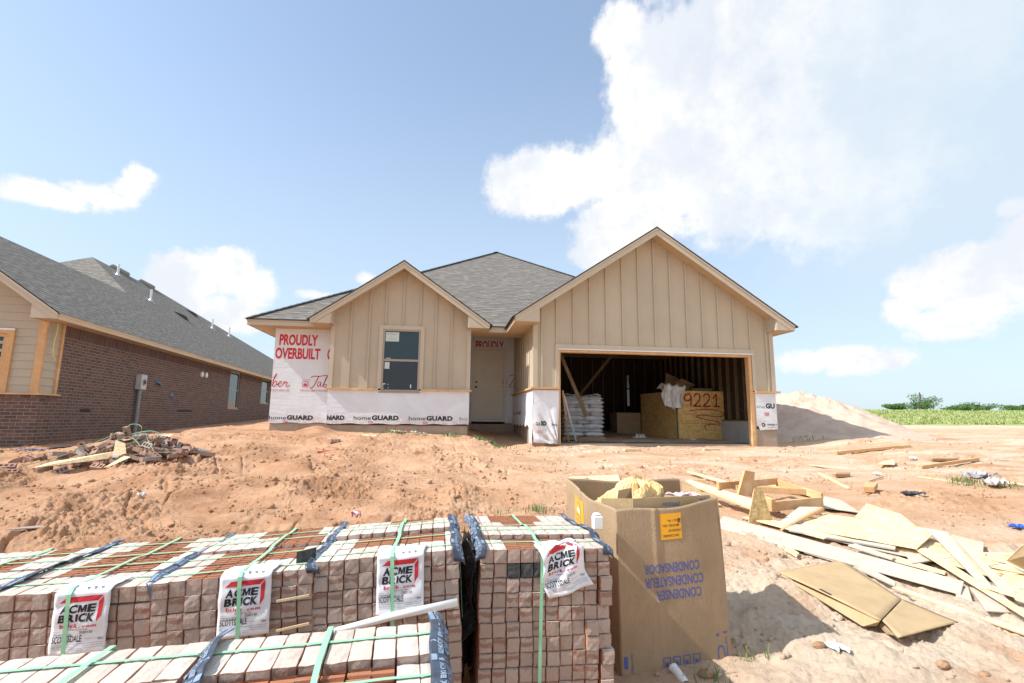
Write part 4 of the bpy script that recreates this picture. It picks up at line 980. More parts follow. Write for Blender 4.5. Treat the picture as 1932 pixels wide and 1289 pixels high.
# ------------------------------------------------------------------ things in the open garage
FZ = -.553
t = thing('bag_pallet', 'wooden pallet stacked with white cement bags just inside the garage door', 'pallet of bags', (3.75, 14.4, FZ))
px0, px1, py0, py1 = 3.22, 4.36, 13.9, 14.9
b = MB()
for k in range(3): b.box(px0-.03, py0+.02+k*.44, FZ+.02, px1+.05, py0+.11+k*.44, FZ+.09)
for k in range(7): b.box(px0-.03+k*.172, py0, FZ+.091, px0+.08+k*.172, py1, FZ+.108)
for k in range(4): b.box(px0-.03+k*.35, py0, FZ, px0+.06+k*.35, py1, FZ+.019)
b.build('pallet', M['lumberold'], t)
def bag(parent, x, y, z, sx, sy, sz, seed):
    rs = random.Random(seed); b = MB(); n = 12; m = 8; a1, a2, a3 = [rs.uniform(0, 6) for _ in range(3)]
    def pil(u, v, s_):
        e = (1-abs(2*u-1)**4)*(1-abs(2*v-1)**4)
        return (x+(u-.5)*sx+.01*math.sin(v*7+a1), y+(v-.5)*sy+.01*math.sin(u*6+a2), z+s_*(.5*sz)*(max(e, 0)**.35)+s_*.006*math.sin(u*17+a3)*math.cos(v*13+a1))
    b.grid(lambda u, v: pil(u, v, 1), n, m); b.grid(lambda u, v: pil(1-u, v, -1), n, m)
    return b.build('bag', M['bag'], parent, smooth=True)
q = 0
for lay in range(10):
    z = FZ+.108+.055+lay*.112
    if lay % 2 == 0:
        for i in range(2):
            for j in range(2): bag(t, px0+.29+i*.57+rng.uniform(-.02, .02), py0+.2+j*.45, z, .60, .46, .125, q); q += 1
    else:
        for i in range(3): bag(t, px0+.19+i*.38+rng.uniform(-.02, .02), py0+.46, z, .40, .96, .125, q); q += 1
b = MB()
b.grid(lambda u, v: (px0+.02+u*1.06, py0+.03+v*.9, FZ+1.24+.05*math.sin(u*9+v*4)*math.sin(v*5+1)+.02*math.sin(u*23)), 20, 14); b.build('plastic_cover', M['rag'], t, smooth=True, solid=.004)
for i, (xa, xb, lab) in enumerate(((2.95, 3.16, 'long grey metal bar leaning at the left jamb of the garage'), (3.0, 3.40, 'long grey metal bar leaning beside the cement bags, the right one of two'))):
    b = MB(); b.bar((xb, 13.1+.15*i, FZ), (xa-.02, 12.75+.1*i, .75-.1*i), .045, .02, (0, 1, 0)); tag(b.build('metal_bar', M['lumberold'] if i == 0 else M['greymetal']), lab, 'metal bar')
# plywood bin with the lot number sprayed on it
t = thing('plywood_bin', 'big plywood rubbish bin with a red number sprayed on its front', 'bin', (7.35, 15.3, FZ), R(4))
TM = XF[t.name]
def L(b, name, m, par=None): return b.build(name, m, par or t, local=True)
b = MB(); b.box(-.82, -1.18, 0, .82, -1.165, 1.44); L(b, 'front_panel', M['osbbin'])
b = MB(); b.box(-.835, -1.18, 0, -.82, 1.18, 1.44); L(b, 'side_panel', M['osbbin'])
b = MB(); b.box(.82, -1.18, 0, .835, 1.18, 1.44); L(b, 'side_panel', M['osb'])
b = MB(); b.box(-.82, 1.165, 0, .82, 1.18, 1.44); L(b, 'back_panel', M['osb'])
b = MB(); b.box(-.842, -1.187, 0, -.8355, -1.15, 1.44); b.box(-.842, -1.187, 0, -.812, -1.181, 1.44); L(b, 'green_edge', mat('green_edge', color=(.08, .18, .13)))
b = MB(); 
for z_ in (.50, .76, 1.0): b.box(-.80, -1.1808, z_, .80, -1.1802, z_+.006)
L(b, 'groove', M['black'])
b = MB(); ff = lambda x, z: (x, -1.183, z)
digits(b, '9221', ff, -.60, .98, .255, .37, .046)
stroke(b, [(-.45, .86), (-.2, .89), (.2, .91), (.55, .86), (.66, .74), (.4, .70), (.0, .74), (-.25, .70), (.05, .62), (.45, .55), (.5, .46), (.2, .48), (.02, .43), (.08, .30)], ff, .024)
L(b, 'sprayed_number', M['spray'])
b = MB(); b.box(-.6, -.9, .8, .75, .9, 1.38); L(b, 'rubbish_fill', M['cartonin'])
def cloth(name, label, cat, fn, n1_, n2_, m, th=.004):
    b = MB(); b.grid(fn, n1_, n2_); return tag(b.build(name, m, smooth=True, solid=th), label, cat)
def drape(u, v):
    x = 6.28+.05*math.sin(v*7)+u*.75*(1-.25*v); out = max(0, v-.35)
    z = .93+.16*math.sin(min(v, .45)*6)*(1-.4*u)-max(0, v-.38)*1.05*(1-.35*abs(u-.45))
    y = 14.0+.55*(.38-min(v, .38))*2+.0*u
    xx = x-.15 if v < .4 else x-.13-.10*math.sin(u*14)*out
    return (xx+.0*u, y-.05*math.sin(u*22+v*6)*(.4+v)-.02*math.sin(u*47)-(.03 if v > .38 else 0)-.05, z+.03*math.sin(u*17+v*11))
cloth('plastic_sheet', 'crumpled white plastic sheet hanging over the left corner of the plywood bin', 'plastic sheet', drape, 60, 50, M['rag'])
def box_thing(name, label, cat, x, y, z, sx, sy, sz, rz, m, flaps=False, tilt=(0, 0)):
    t = thing(name, label, cat, mat=Matrix.Translation((x, y, z)) @ Matrix.Rotation(rz, 4, 'Z') @ Matrix.Rotation(tilt[0], 4, 'X') @ Matrix.Rotation(tilt[1], 4, 'Y'))
    b = MB(); w = .006
    b.box(-sx/2, -sy/2, 0, sx/2, -sy/2+w, sz); b.box(-sx/2, sy/2-w, 0, sx/2, sy/2, sz); b.box(-sx/2, -sy/2+w, 0, -sx/2+w, sy/2-w, sz); b.box(sx/2-w, -sy/2+w, 0, sx/2, sy/2-w, sz); b.box(-sx/2+w, -sy/2+w, 0, sx/2-w, sy/2-w, w)
    b.build('box_body', m, t, local=True)
    b = MB()
    if flaps:
        b.slab([(-sx/2, -sy/2, sz), (sx/2, -sy/2, sz), (sx/2, -sy/2-.18, sz+.12), (-sx/2, -sy/2-.18, sz+.12)], .005); b.slab([(-sx/2, sy/2, sz), (sx/2, sy/2, sz), (sx/2, sy/2+.1, sz+.2), (-sx/2, sy/2+.1, sz+.2)], .005)
    else: b.slab([(-sx/2, -sy/2, sz+.001), (sx/2, -sy/2, sz+.001), (sx/2, sy/2, sz+.001), (-sx/2, sy/2, sz+.001)], .004)
    b.build('flap', m, t, local=True)
    return t
box_thing('cardboard_box', 'tilted open cardboard box on top of the plywood bin', 'box', 6.95, 15.0, .84, .55, .5, .35, R(15), M['cartonin'], True, (R(12), R(18)))
box_thing('cardboard_box', 'flat brown cardboard box lying on the right side of the plywood bin', 'box', 7.75, 14.9, .86, .85, .6, .14, R(4), M['carton'])
box_thing('cardboard_box', 'brown cardboard carton standing on the dark garage floor behind the bags', 'box', 5.95, 16.6, FZ, .82, .6, .82, R(3), M['carton'])
rs_ = random.Random(4)
for lab, x, y, s in (('small heap of white plastic scraps on the garage floor left of the bin', 5.75, 14.8, .22), ('crumpled white scrap at the foot of the bin front', 6.9, 13.75, .10)):
    a, c_ = rs_.uniform(0, 6), rs_.uniform(0, 6)
    def fn(u, v, x=x, y=y, s=s, a=a, c_=c_): 
        r = max(0, 1-((u-.5)**2+(v-.5)**2)*4); return (x+(u-.5)*s*3, y+(v-.5)*s*1.5, FZ+.004+r*s*(.5+.5*math.sin(u*19+a)*math.sin(v*15+c_)))
    cloth('plastic_scrap', lab, 'litter', fn, 20, 14, M['rag'])

# ------------------------------------------------------------------ strapped packs of king-size brick
CW, CD, CH = .068, .2437, .0697
PW = 10*CW
def f_packbrick(k, b):
    at = k.n('ShaderNodeAttribute'); at.attribute_name = 'bc'; v = at.outputs['Vector']; x, y, z = k.sep(v)
    r1 = k.m('FRACT', k.m('ADD', k.n('ShaderNodeObjectInfo').outputs['Random'], k.n('ShaderNodeNewGeometry').outputs['Random Per Island']))
    r2 = k.m('FRACT', k.m('MULTIPLY', r1, 7.31)); r3 = k.m('FRACT', k.m('MULTIPLY', r1, 23.7))
    p = k.v('ADD', k.v('MULTIPLY', v, (.07, .245, .07)), k.com(k.m('MULTIPLY', r1, 9), k.m('MULTIPLY', r2, 7), k.m('MULTIPLY', r3, 5)))
    n = k.noise(p, 26, 6, .65); n2 = k.noise(p, 95, 4, .7); n3 = k.noise(k.v('MULTIPLY', p, (2.6, 1, 1)), 60, 3, .6)
    clay = k.mix(n, (.36, .17, .10), (.28, .13, .085)); clay = k.mix(k.m('MULTIPLY', r2, .6), clay, (.26, .14, .105))
    wash = k.mix(k.ramp(k.m('ADD', k.m('MULTIPLY', n2, .5), k.m('MULTIPLY', n3, .5)), .4, .62), (.50, .43, .38), (.62, .56, .505))
    wash = k.mix(k.m('MULTIPLY', k.m('POWER', r3, 1.4), .8), wash, (.40, .31, .255))
    headw = k.mix(.5, wash, (.36, .245, .19))
    ax = k.m('ABSOLUTE', k.m('SUBTRACT', x, .5)); az_ = k.m('ABSOLUTE', k.m('SUBTRACT', z, .5)); ay = k.m('ABSOLUTE', k.m('SUBTRACT', y, .5))
    head = k.m('GREATER_THAN', ay, .492); top = k.m('GREATER_THAN', az_, .468); side = k.m('GREATER_THAN', ax, .478)
    rimh = k.ramp(k.m('ADD', k.m('MAXIMUM', ax, az_), k.m('MULTIPLY', k.m('SUBTRACT', n, .5), .22)), .43, .49)
    rimt = k.ramp(k.m('ADD', k.m('MAXIMUM', ax, k.m('SUBTRACT', ay, .02)), k.m('MULTIPLY', k.m('SUBTRACT', n, .5), .10)), .455, .495)
    bandc = k.ramp(k.m('ABSOLUTE', k.m('SUBTRACT', k.m('ADD', z, k.m('MULTIPLY', k.m('SUBTRACT', n, .5), .7)), k.m('ADD', .5, k.m('MULTIPLY', r3, .25)))), .20, .12)
    band = k.m('MULTIPLY', bandc, k.m('GREATER_THAN', r2, .52))
    patch = k.ramp(n, .58, .70)
    mh = k.m('MAXIMUM', k.m('MAXIMUM', k.m('MULTIPLY', rimh, .62), k.m('MULTIPLY', band, .7)), k.m('MULTIPLY', patch, .5))
    mt = k.m('MAXIMUM', k.m('MULTIPLY', rimt, .35), k.m('MULTIPLY', k.ramp(n, .56, .74), .3))
    ms = k.m('MAXIMUM', .62, k.ramp(n, .35, .6))
    c = k.mix(k.ramp(n, .5, .7), wash, clay)
    c = k.mix(side, c, k.mix(ms, wash, (.55, .22, .10)))
    c = k.mix(top, c, k.mix(mt, k.mix(.35, wash, (.66, .60, .52)), clay))
    c = k.mix(head, c, k.mix(mh, headw, k.mix(.3, clay, (.20, .11, .08))))
    k.set(b.inputs['Base Color'], c); do_bump(k, b, k.m('ADD', n2, n), .6, .004)
M['pbrick'] = mat('whitewashed_brick', f_packbrick, rough=.92, spec=.12)
def f_red(k, b):
    at = k.n('ShaderNodeAttribute'); at.attribute_name = 'bc'; v = at.outputs['Vector']
    r1 = k.n('ShaderNodeObjectInfo').outputs['Random']
    p = k.v('ADD', k.v('MULTIPLY', v, (.07, .245, .07)), k.com(k.m('MULTIPLY', r1, 9), r1, r1)); n = k.noise(p, 30, 5, .65)
    c = k.mix(n, (.40, .175, .095), (.30, .13, .075)); c = k.mix(k.ramp(n, .6, .72, hi=.6), c, (.58, .46, .38))
    y = k.sep(v)[1]; c = k.mix(k.m('MULTIPLY', k.m('LESS_THAN', y, .012), .75), c, (.50, .40, .35))
    k.set(b.inputs['Base Color'], c); do_bump(k, b, k.noise(p, 120, 3), .4, .003)
M['rbrick'] = mat('bare_clay_brick', f_red, rough=.9, spec=.12)
M['gbrick'] = noisy('charcoal_brick', (.05, .05, .052), (.11, .11, .11), 30, .9, .5, 90, rnd=.2)
def brick_geo(seed, kind='w', nx=3, ny=6, nz=3):
    """rough-faced solid brick, or one lying with its grooved bed upward"""
    rs = np.random.RandomState(seed); V = {}; vs = []; fs = []; bc = []
    sx, sy, sz = CW-.0016, CD-.0026, CH-.0012
    off = rs.normal(0, .0006, (nx+1, ny+1, nz+1, 3))
    def vid(i, j, k):
        key = (i, j, k)
        if key not in V:
            p = np.array([i/nx, j/ny, k/nz]); q = p*2-1; m_ = [abs(a) > .99 for a in q]
            sh = .0017 if sum(m_) >= 2 else 0.0
            P = np.array([p[0]*sx, p[1]*sy, p[2]*sz])-np.sign(q)*np.array(m_)*sh*(.6+rs.rand()*.8)+off[i, j, k]
            if kind == 'w' and k == nz: P[2] += .0012*math.sin(i*2.1+j*1.7+seed)
            V[key] = len(vs); vs.append(tuple(P)); bc.append(tuple(p))
        return V[key]
    for i in range(nx):
        for j in range(ny): fs.append((vid(i, j, 0), vid(i, j+1, 0), vid(i+1, j+1, 0), vid(i+1, j, 0)))
        for k in range(nz): fs.append((vid(i, 0, k), vid(i+1, 0, k), vid(i+1, 0, k+1), vid(i, 0, k+1))); fs.append((vid(i+1, ny, k), vid(i, ny, k), vid(i, ny, k+1), vid(i+1, ny, k+1)))
    for j in range(ny):
        for k in range(nz): fs.append((vid(0, j+1, k), vid(0, j, k), vid(0, j, k+1), vid(0, j+1, k+1))); fs.append((vid(nx, j, k), vid(nx, j+1, k), vid(nx, j+1, k+1), vid(nx, j, k+1)))
    if kind == 'w':
        for i in range(nx):
            for j in range(ny): fs.append((vid(i, j, nz), vid(i+1, j, nz), vid(i+1, j+1, nz), vid(i, j+1, nz)))
    else:
        G = 6; st = sy/G; b0 = None
        prof = []
        for g in range(G): prof += [(g*st+.002, sz-.001), (g*st+st*.52, sz-.001), (g*st+st*.56, sz-.016), (g*st+st*.95, sz-.015)]
        prof.append((sy-.001, sz-.001)); b0 = len(vs)
        for y_, z_ in prof:
            for x_ in (.001, sx-.001): vs.append((x_, y_+rs.normal(0, .0007), z_+rs.normal(0, .0006))); bc.append((x_/sx, y_/sy, .9))
        for q in range(len(prof)-1): fs.append((b0+2*q, b0+2*q+1, b0+2*q+3, b0+2*q+2))
    return vs, fs, bc
def geo_mesh(name, parts, m_):
    vs = []; fs = []; bc = []
    for (v, f, b_), (ox, oy, oz) in parts:
        n = len(vs); vs += [(a+ox, c+oy, d+oz) for a, c, d in v]; fs += [tuple(n+i for i in q) for q in f]; bc += b_
    me = bpy.data.meshes.new(name); me.from_pydata(vs, [], fs); me.update(); me.materials.append(m_)
    a = me.attributes.new('bc', 'FLOAT_VECTOR', 'POINT'); a.data.foreach_set('vector', np.array(bc, np.float32).ravel()); return me
WG = [brick_geo(i) for i in range(10)]; RG = [brick_geo(50+i, 'r') for i in range(5)]
WM = [geo_mesh('brick', [(g, (0, 0, 0))], M['pbrick']) for g in WG]; RM = [geo_mesh('brick', [(g, (0, 0, 0))], M['rbrick']) for g in RG]
GM = [geo_mesh('brick', [(g, (0, 0, 0))], M['gbrick']) for g in WG[:3]]
def pack_matrix(x, y, z, yaw, roll, pit, ht):
    a, b_, g = R(yaw), R(roll), R(pit)
    m_ = Matrix.Rotation(a, 4, 'Z') @ Matrix.Rotation(-b_, 4, 'Y') @ Matrix.Rotation(g, 4, 'X')
    return Matrix.Translation(Vector((x, y, z))+m_.to_3x3() @ Vector((0, 0, -ht))) @ m_
NL = 10
def strapcol(): return M['greenstrap']
def heavy(word, gap=.10):
    """wide heavy lettering, letter by letter, 1 high and len(word) cells wide"""
    vs = []; fs = []; x = 0
    for ch in word:
        w = .42 if ch == 'I' else 1.0
        if ch == 'M': v = [(0, 0), (0, 1), (.30, 1), (.5, .42), (.70, 1), (1, 1), (1, 0), (.76, 0), (.76, .62), (.60, 0), (.40, 0), (.24, .62), (.24, 0)]; f = [tuple(range(12, -1, -1))]; t_ = 1.0
        elif ch == 'I': v = [(0, 0), (1, 0), (1, 1), (0, 1)]; f = [(0, 1, 2, 3)]; t_ = 1.0; w = .28
        else: v, f, t_ = text_geo(ch, .045)
        n = len(vs); vs += [(x+a/t_*w, c) for a, c in v]; fs += [tuple(n+i for i in q) for q in f]; x += w+gap
    return [(a/(x-gap), c) for a, c in vs], fs
HV = {w_: heavy(w_) for w_ in ('ACME', 'BRICK')}
def make_pack(label, fit, rows, raised, nfront, toprows, dep_x, label_u=None, labkind='flat', prot=(), seed=0, cross=(0, 1, 2, 3), greys=(), widths=None):
    rs = random.Random(seed); HT = NL*CH
    t = thing('brick_pack', label, 'brick pack', mat=pack_matrix(*fit, HT), group='strapped packs of brick in the foreground')
    lifts = [rs.uniform(-.004, .004)+raised[r] for r in range(4)]
    n = 0; rest = []
    for L_ in range(NL-1, -1, -1):
        bow = .004*math.sin(L_*1.1+seed)+(.0+.0012*(NL-1-L_))*(1 if seed % 2 else -1)*.6
        for r in range(4):
            for c in range(10):
                shell = (L_ == NL-1) or r in (0, 3) or c in (0, 9)
                if not shell: continue
                x = c*CW+.0014+bow+rs.uniform(-.0012, .0012); y = r*CD+(rs.uniform(-.007, .004) if r == 0 else rs.uniform(-.003, .003)); z = L_*CH+(lifts[r] if L_ == NL-1 else 0)+rs.uniform(-.0008, .0008)
                if labkind == 'tilt' and c == 9 and L_ in (7, 6, 2, 1, 0): x += .012; y -= .012
                if labkind == 'tilt' and c == 8 and L_ in (4, 3): y -= .02; 
                vis = (L_ == NL-1 and r in toprows) or (r == 0 and L_ >= NL-nfront)
                isred = (L_ == NL-1 and rows[r][c] == 'r'); isg = (r == 0 and (L_, c) in greys)
                if vis and n < 100:
                    me = rs.choice(RM) if isred else (rs.choice(GM) if isg else rs.choice(WM))
                    o = bpy.data.objects.new('brick', me); child(o, t, Matrix.Translation((x, y, z)) @ Matrix.Rotation(rs.gauss(0, .006), 4, 'Z')); n += 1
                    if isg: o['label'] = 'charcoal grey brick'
                else: rest.append((rs.choice(RG if isred else WG), (x, y, z)))
    o = bpy.data.objects.new('brick_stack', geo_mesh('brick_stack', rest, M['pbrick'])); child(o, t); o['kind'] = 'stuff'
    core = MB(); core.box(.06, .2, .01, .62, .8, HT-.09); nb_ = core.build('brick_core', M['pbrick'], t, local=True); 
    pal = MB()
    for k in range(6): pal.box(-.01, k*.185, -.018, PW+.01, k*.185+.1, -.002)
    for k in range(3): pal.box(.0+k*.30, 0, -.10, .08+k*.30, 1.0, -.0185)
    pal.build('pallet', M['lumberold'], t, local=True)
    zt = lambda y: HT+np.interp(y, [0, CD*.97, CD, CD*1.97, CD*2, CD*2.97, CD*3, CD*4], [lifts[0], lifts[0], lifts[1], lifts[1], lifts[2], lifts[2], lifts[3], lifts[3]])+.004
    sw = .0065
    for r in cross:      # straps running across the pack
        b = MB(); y = (r+.5)*CD+rs.uniform(-.03, .03); z = zt(y); dy = rs.uniform(-.02, .02)
        pts = [(-.008, y, .35), (-.008, y, z-.014), (.004, y, z)]+[(.074*k, y+dy*k/9, z+.001*math.sin(k*2.)) for k in range(1, 9)]+[(PW-.005, y+dy, z), (PW+.008, y+dy, z-.014), (PW+.008, y+dy, .35)]
        for p, q in zip(pts, pts[1:]): b.add([(p[0], p[1]-sw, p[2]), (p[0], p[1]+sw, p[2]), (q[0], q[1]+sw, q[2]), (q[0], q[1]-sw, q[2])], [(0, 1, 2, 3)])
        b.build('strap', M['greenstrap'], t, local=True, solid=.001)
    if dep_x is not None:
        xf, xb_ = dep_x; b = MB(); pts = [(xf-.010, -.030, -.05), (xf, -.034, HT-.05), (xf, -.030, HT-.004), (xf, -.014, HT+lifts[0]+.012), (xf, .004, zt(.02)+.013)]
        pts += [(xf+(xb_-xf)*k/12, CD*4*k/12, max(zt(CD*4*k/12-.02), zt(CD*4*k/12+.02))+(.012 if k < 3 else .005)) for k in range(1, 13)]+[(xb_, CD*4+.012, HT-.02), (xb_, CD*4+.012, .3)]
        w_ = .0085
        for p, q in zip(pts, pts[1:]): b.add([(p[0]-w_, p[1], p[2]), (p[0]+w_, p[1], p[2]), (q[0]+w_, q[1], q[2]), (q[0]-w_, q[1], q[2])], [(0, 1, 2, 3)])
        b.build('strap', M['greenstrap'], t, local=True, solid=.001)
    for (sx_, y0, y1, tw_, hang) in prot:      # printed film edge strips under the straps
        def pf(u, v, off=0, sx_=sx_, y0=y0, y1=y1, tw_=tw_, hang=hang):
            y = y0+(y1-y0)*v; wv = .010*math.sin(v*9+seed)+.006*math.sin(v*23); w_ = .062*(1-.35*abs(math.sin(v*5.5+seed))*tw_)
            xe = PW if sx_ > 0 else 0; a = (u-.62)*w_*sx_; roll_ = tw_*.5*math.sin(v*6.5+seed)
            x = xe+a+wv*.5*sx_; zz = zt(min(max(y, .01), CD*4-.01))+.006+abs(wv)*.5+(u-.5)*w_*math.sin(roll_)*.9
            if sx_*(x-xe) > 0: zz -= sx_*(x-xe)*1.1*(1-tw_*.6)
            if y < 0.0: zz += y*hang; x += y*.25*tw_*(-sx_)*2; y *= .25
            return (x, y, zz+off+.0)
        b = MB(); b.grid(pf, 6, 46); pr = b.build('edge_strip', M['greyblue'], t, local=True, smooth=True, solid=.0012)
        b = MB(); L_ = y1-y0; k_ = 0; v0 = .015
        while v0 < .97:
            dv = .105/L_
            for word, u0, hgt in (('ACME', .78, .24), ('BRICK', .47, .24)):
                vs_, fs_ = HV[word]; f_ = lambda a, c_: pf(min(max(u0-.02+c_*hgt, .02), .98), v0+dv*a, .0022)
                b.add([f_(a, c_) for a, c_ in vs_], fs_)
            q = [pf(.42, v0, .0022), pf(.95, v0-.0, .0022), pf(1.0-.02, v0+.012/L_, .0022), pf(.42, v0+.012/L_, .0022)]
            b.add([pf(.08, v0, .0022), pf(.36, v0, .0022), pf(.36, v0+dv*.8, .0022), pf(.22, v0+dv*.9, .0022), pf(.08, v0+dv*.8, .0022)], [(0, 1, 2, 3, 4)]) if k_ % 2 else None
            v0 += dv*1.12; k_ += 1
        b.build('strip_lettering', M['bluegrey'], pr, local=True)
    if label_u is not None:
        LW, LH, LT = .218, .252, .11; cx = label_u
        def sheet(u, w, off=0.0):
            """u across, w down the front from the top edge (negative = lying on the top)"""
            if labkind == 'tilt':
                a = R(17); px_ = (u-.5)*LW*(1-.0*w)+.010*math.sin(w*7); pz = w*LH*.98
                if w >= 0:
                    x = cx+px_*math.cos(a)*(1+.12*w)+pz*math.sin(a)*.85; z = HT+.004+px_*math.sin(a)-pz*math.cos(a)+.028
                    y = -.02-.014*math.sin(u*8+w*5)-.012*abs(math.sin(w*9+u*3))-.02*w*(1-u)-off
                    zt__ = HT+.006+lifts[0]
                    if z > zt__: y2_ = y+(z-zt__)*1.4; z = zt__+.006+.010*abs(math.sin(u*11+w*9)); y = max(y2_, y)
                    return (x, y, z+off*.3)
                return (cx+px_, -.0-w*LT*.8+.01*math.sin(u*9), HT+.010+lifts[0]+px_*math.sin(a)*.25+.014*abs(math.sin(u*7+w*5))+off+.028*0)
            k_ = .003*math.sin(u*5+w*4+seed)+.002*math.sin(w*13+u*2)
            if w >= 0: return (cx+(u-.5)*LW*(1-.0*w)-.010*w, -.0205-abs(k_)*1.5-.006*w*math.sin(u*3.1)-off, HT+lifts[0]-.002-LH*w)
            if w > -.12: q = -w/.12; return (cx+(u-.5)*LW, -.0205+.012*q, HT+lifts[0]-.002+.008*q+off)
            q = (-w-.12)/.88; return (cx+(u-.5)*LW+.012*q, -.0085+LT*q*1.15, zt(.01+LT*q)+.004+abs(k_)+.008*(1-u)*math.sin(q*3)+off)
        b = MB(); b.grid(lambda u, v: sheet(u, -1+2*v), 16, 40); lb = b.build('paper_label', M['paper'], t, local=True, smooth=True, solid=.0008)
        ofs = .0022
        F = lambda x, y: sheet(x, y, ofs)      # x 0..1 across, y 0..1 down
        def tx(mb, s, x, y, w, h, bold=0, sp=1.0):
            vs, fs, tw__ = text_geo(s, bold, sp); slope = -.05
            mb.new(); mb.add([F(x+a/tw__*w, y-c_*h) for a, c_ in vs], fs)
        rd = Bag(); bk = Bag(); gy = Bag()
        def pan(mb, pts, nn=8):
            (a, b1), (c1, d1), (e1, f1_), (g1, h1) = pts
            mb.new().grid(lambda u, v: F((a*(1-u)+c1*u)*(1-v)+(g1*(1-u)+e1*u)*v, (b1*(1-u)+d1*u)*(1-v)+(h1*(1-u)+f1_*u)*v), nn, 4)
        pan(rd, [(.10, .165), (.22, .075), (.88, .065), (.785, .155)]); pan(rd, [(.80, .17), (.885, .085), (.875, .40), (.80, .50)], 4)
        
        for wd_, x_, y_, w_ in (('ACME', .13, .325, .62), ('BRICK', .11, .475, .64)):
            bk.new(); bk.add([F(x_+a*w_+c_*.015, y_-c_*.118) for a, c_ in HV[wd_][0]], HV[wd_][1])
       
        tx(rd, 'brick', .15, .57, .33, .062, .03, 1.15); tx(bk, '.', .50, .565, .025, .02, .05); tx(rd, 'com', .56, .57, .25, .045, .03, 1.2)
        tx(gy, 'Oklahoma City Plant', .33, .615, .33, .026, .01); tx(gy, 'PRODUCT', .05, .64, .12, .016); tx(gy, 'Western King', .05, .685, .33, .032, .01); tx(bk, '2500130', .52, .675, .23, .045)
        tx(bk, 'SCOTTSDALE', .05, .80, .52, .105, .008); tx(gy, 'King', .86, .79, .09, .04, .02)
        for y_ in (.76, .83, .90): 
            pan(gy, [(.05 if y_ > .8 else .62, y_), (.97, y_), (.97, y_+.004), (.05 if y_ > .8 else .62, y_+.004)])
        tx(gy, 'FIRED BRICK  ASTM C216', .05, .88, .36, .022); tx(gy, 'NET WT 500 PCS  GRADE SW', .62, .875, .33, .018); tx(gy, 'LOT 2500130', .42, .94, .2, .02)
        for q in range(3):
            u_ = .52+.13*q; pan(gy, [(u_, -.13 if labkind != 'tilt' else .0-.06), (u_+.06, -.13 if labkind != 'tilt' else -.06), (u_+.05, -.06 if labkind != 'tilt' else -.0-.16), (u_+.01, -.06 if labkind != 'tilt' else -.16)], 2)
        rd.build('red_print', M['red'], lb, local=True); bk.build('black_print', M['black'], lb, local=True); gy.build('grey_print', M['greyprint'], lb, local=True)
    return t
W_ = 'w'*10
PK_ = {}
PK_['L'] = make_pack('leftmost strapped brick pack of the rear row, only its pale top in view', (-2.68, 2.58, -.83, 1.6, 2.4, .5), [W_, 'wwwwwwwwww', 'wwwwwrrwww', 'wwwwwwrrww'], [0, 0, .008, 0], 2, (0, 1, 2, 3), (.36, .36), prot=(), seed=1)
PK_['A'] = make_pack('strapped brick pack at the left with a white label, film strip at its corner', (-1.965, 2.59, -.782, 1.6, 2.4, .5), [W_, 'wwrrrrrrww', 'wwrrrrrrww', 'wwwrrrrwww'], [0, .004, .0, 0], 6, (0, 1, 2, 3), (.362, .362), .415, prot=((-1, -.02, .98, .45, 1), (1, -.12, .97, .8, 1.3)), seed=2)
PK_['B'] = make_pack('strapped brick pack in the middle of the rear row, film strips on both edges', (-1.275, 2.57, -.732, 1.9, 3.6, -.4), ['wwrrrwwwww', 'wwrrrrrrww', 'wwwwwrrrrw', 'wwwrrrrrww'], [0, .0, .014, .004], 6, (0, 1, 2, 3), (.375, .375), .40, prot=((1, -.03, 1.02, .8, 1),), seed=3)
PK_['C'] = make_pack('strapped brick pack at the right end of the rear row behind the white roll', (-.60, 2.61, -.668, .8, 3.7, -1.3), [W_, 'wwrrrrrrrw', 'wwwwwwwwww', 'wwwwrrrrww'], [0, .0, .020, .0], 6, (0, 1, 2, 3), (.365, .365), .405, prot=((1, -.07, .99, .35, 1),), seed=4)
PK_['D'] = make_pack('tall strapped brick pack beside the big carton with its label askew', (.19, 2.70, -.652, 1.6, -.7, -.85), ['wwrrrrrrww', W_, 'wwwrrrwwww', 'wwrrrrrwww'], [0, .022, .004, .0], 7, (0, 1, 2, 3), (.315, .315), .40, 'tilt', prot=((-1, -.06, .96, .4, 1), (1, -.05, .98, .15, 1)), seed=5, cross=(0, 1, 2), greys=((9, 2), (9, 3), (8, 2), (8, 3), (9, 4), (8, 4)))
PK_['E'] = make_pack('nearest strapped brick pack at the bottom, grooved red bricks on its top', (-.61, .865, -.70, 4.5, .8, 0), [W_, 'wrrrrrrrww', 'rrrrrrrrww', W_], [0, -.012, -.016, .006], 2, (0, 1, 2, 3), (.33, .33), None, prot=((1, .1, 1.0, .12, 1), (-1, .1, 1.02, 1.0, 1)), seed=6, cross=(1, 2, 3))
PK_['F'] = make_pack('near strapped brick pack in the bottom left corner, all pale whitewashed bricks on top', (-1.31, .81, -.712, 4.5, 1.2, 0), [W_, W_, W_, W_], [0, 0, .0, .004], 2, (0, 1, 2, 3), (.34, .40), None, prot=(), seed=7, cross=(1, 2, 3))
tC = PK_['C']; HT = NL*CH
b = MB(); b.tube([(-.005, -.034, HT-.325), (.12, -.035, HT-.30), (.36, -.036, HT-.265), (.665, -.034, HT-.235)], [.009, .015, .018, .019], 12); o = b.build('plastic_roll', M['white'], None, local=True, smooth=True)
o.matrix_world = XF[tC.name]; tag(o, 'white plastic roll lying across the front of the right end brick pack', 'plastic roll')
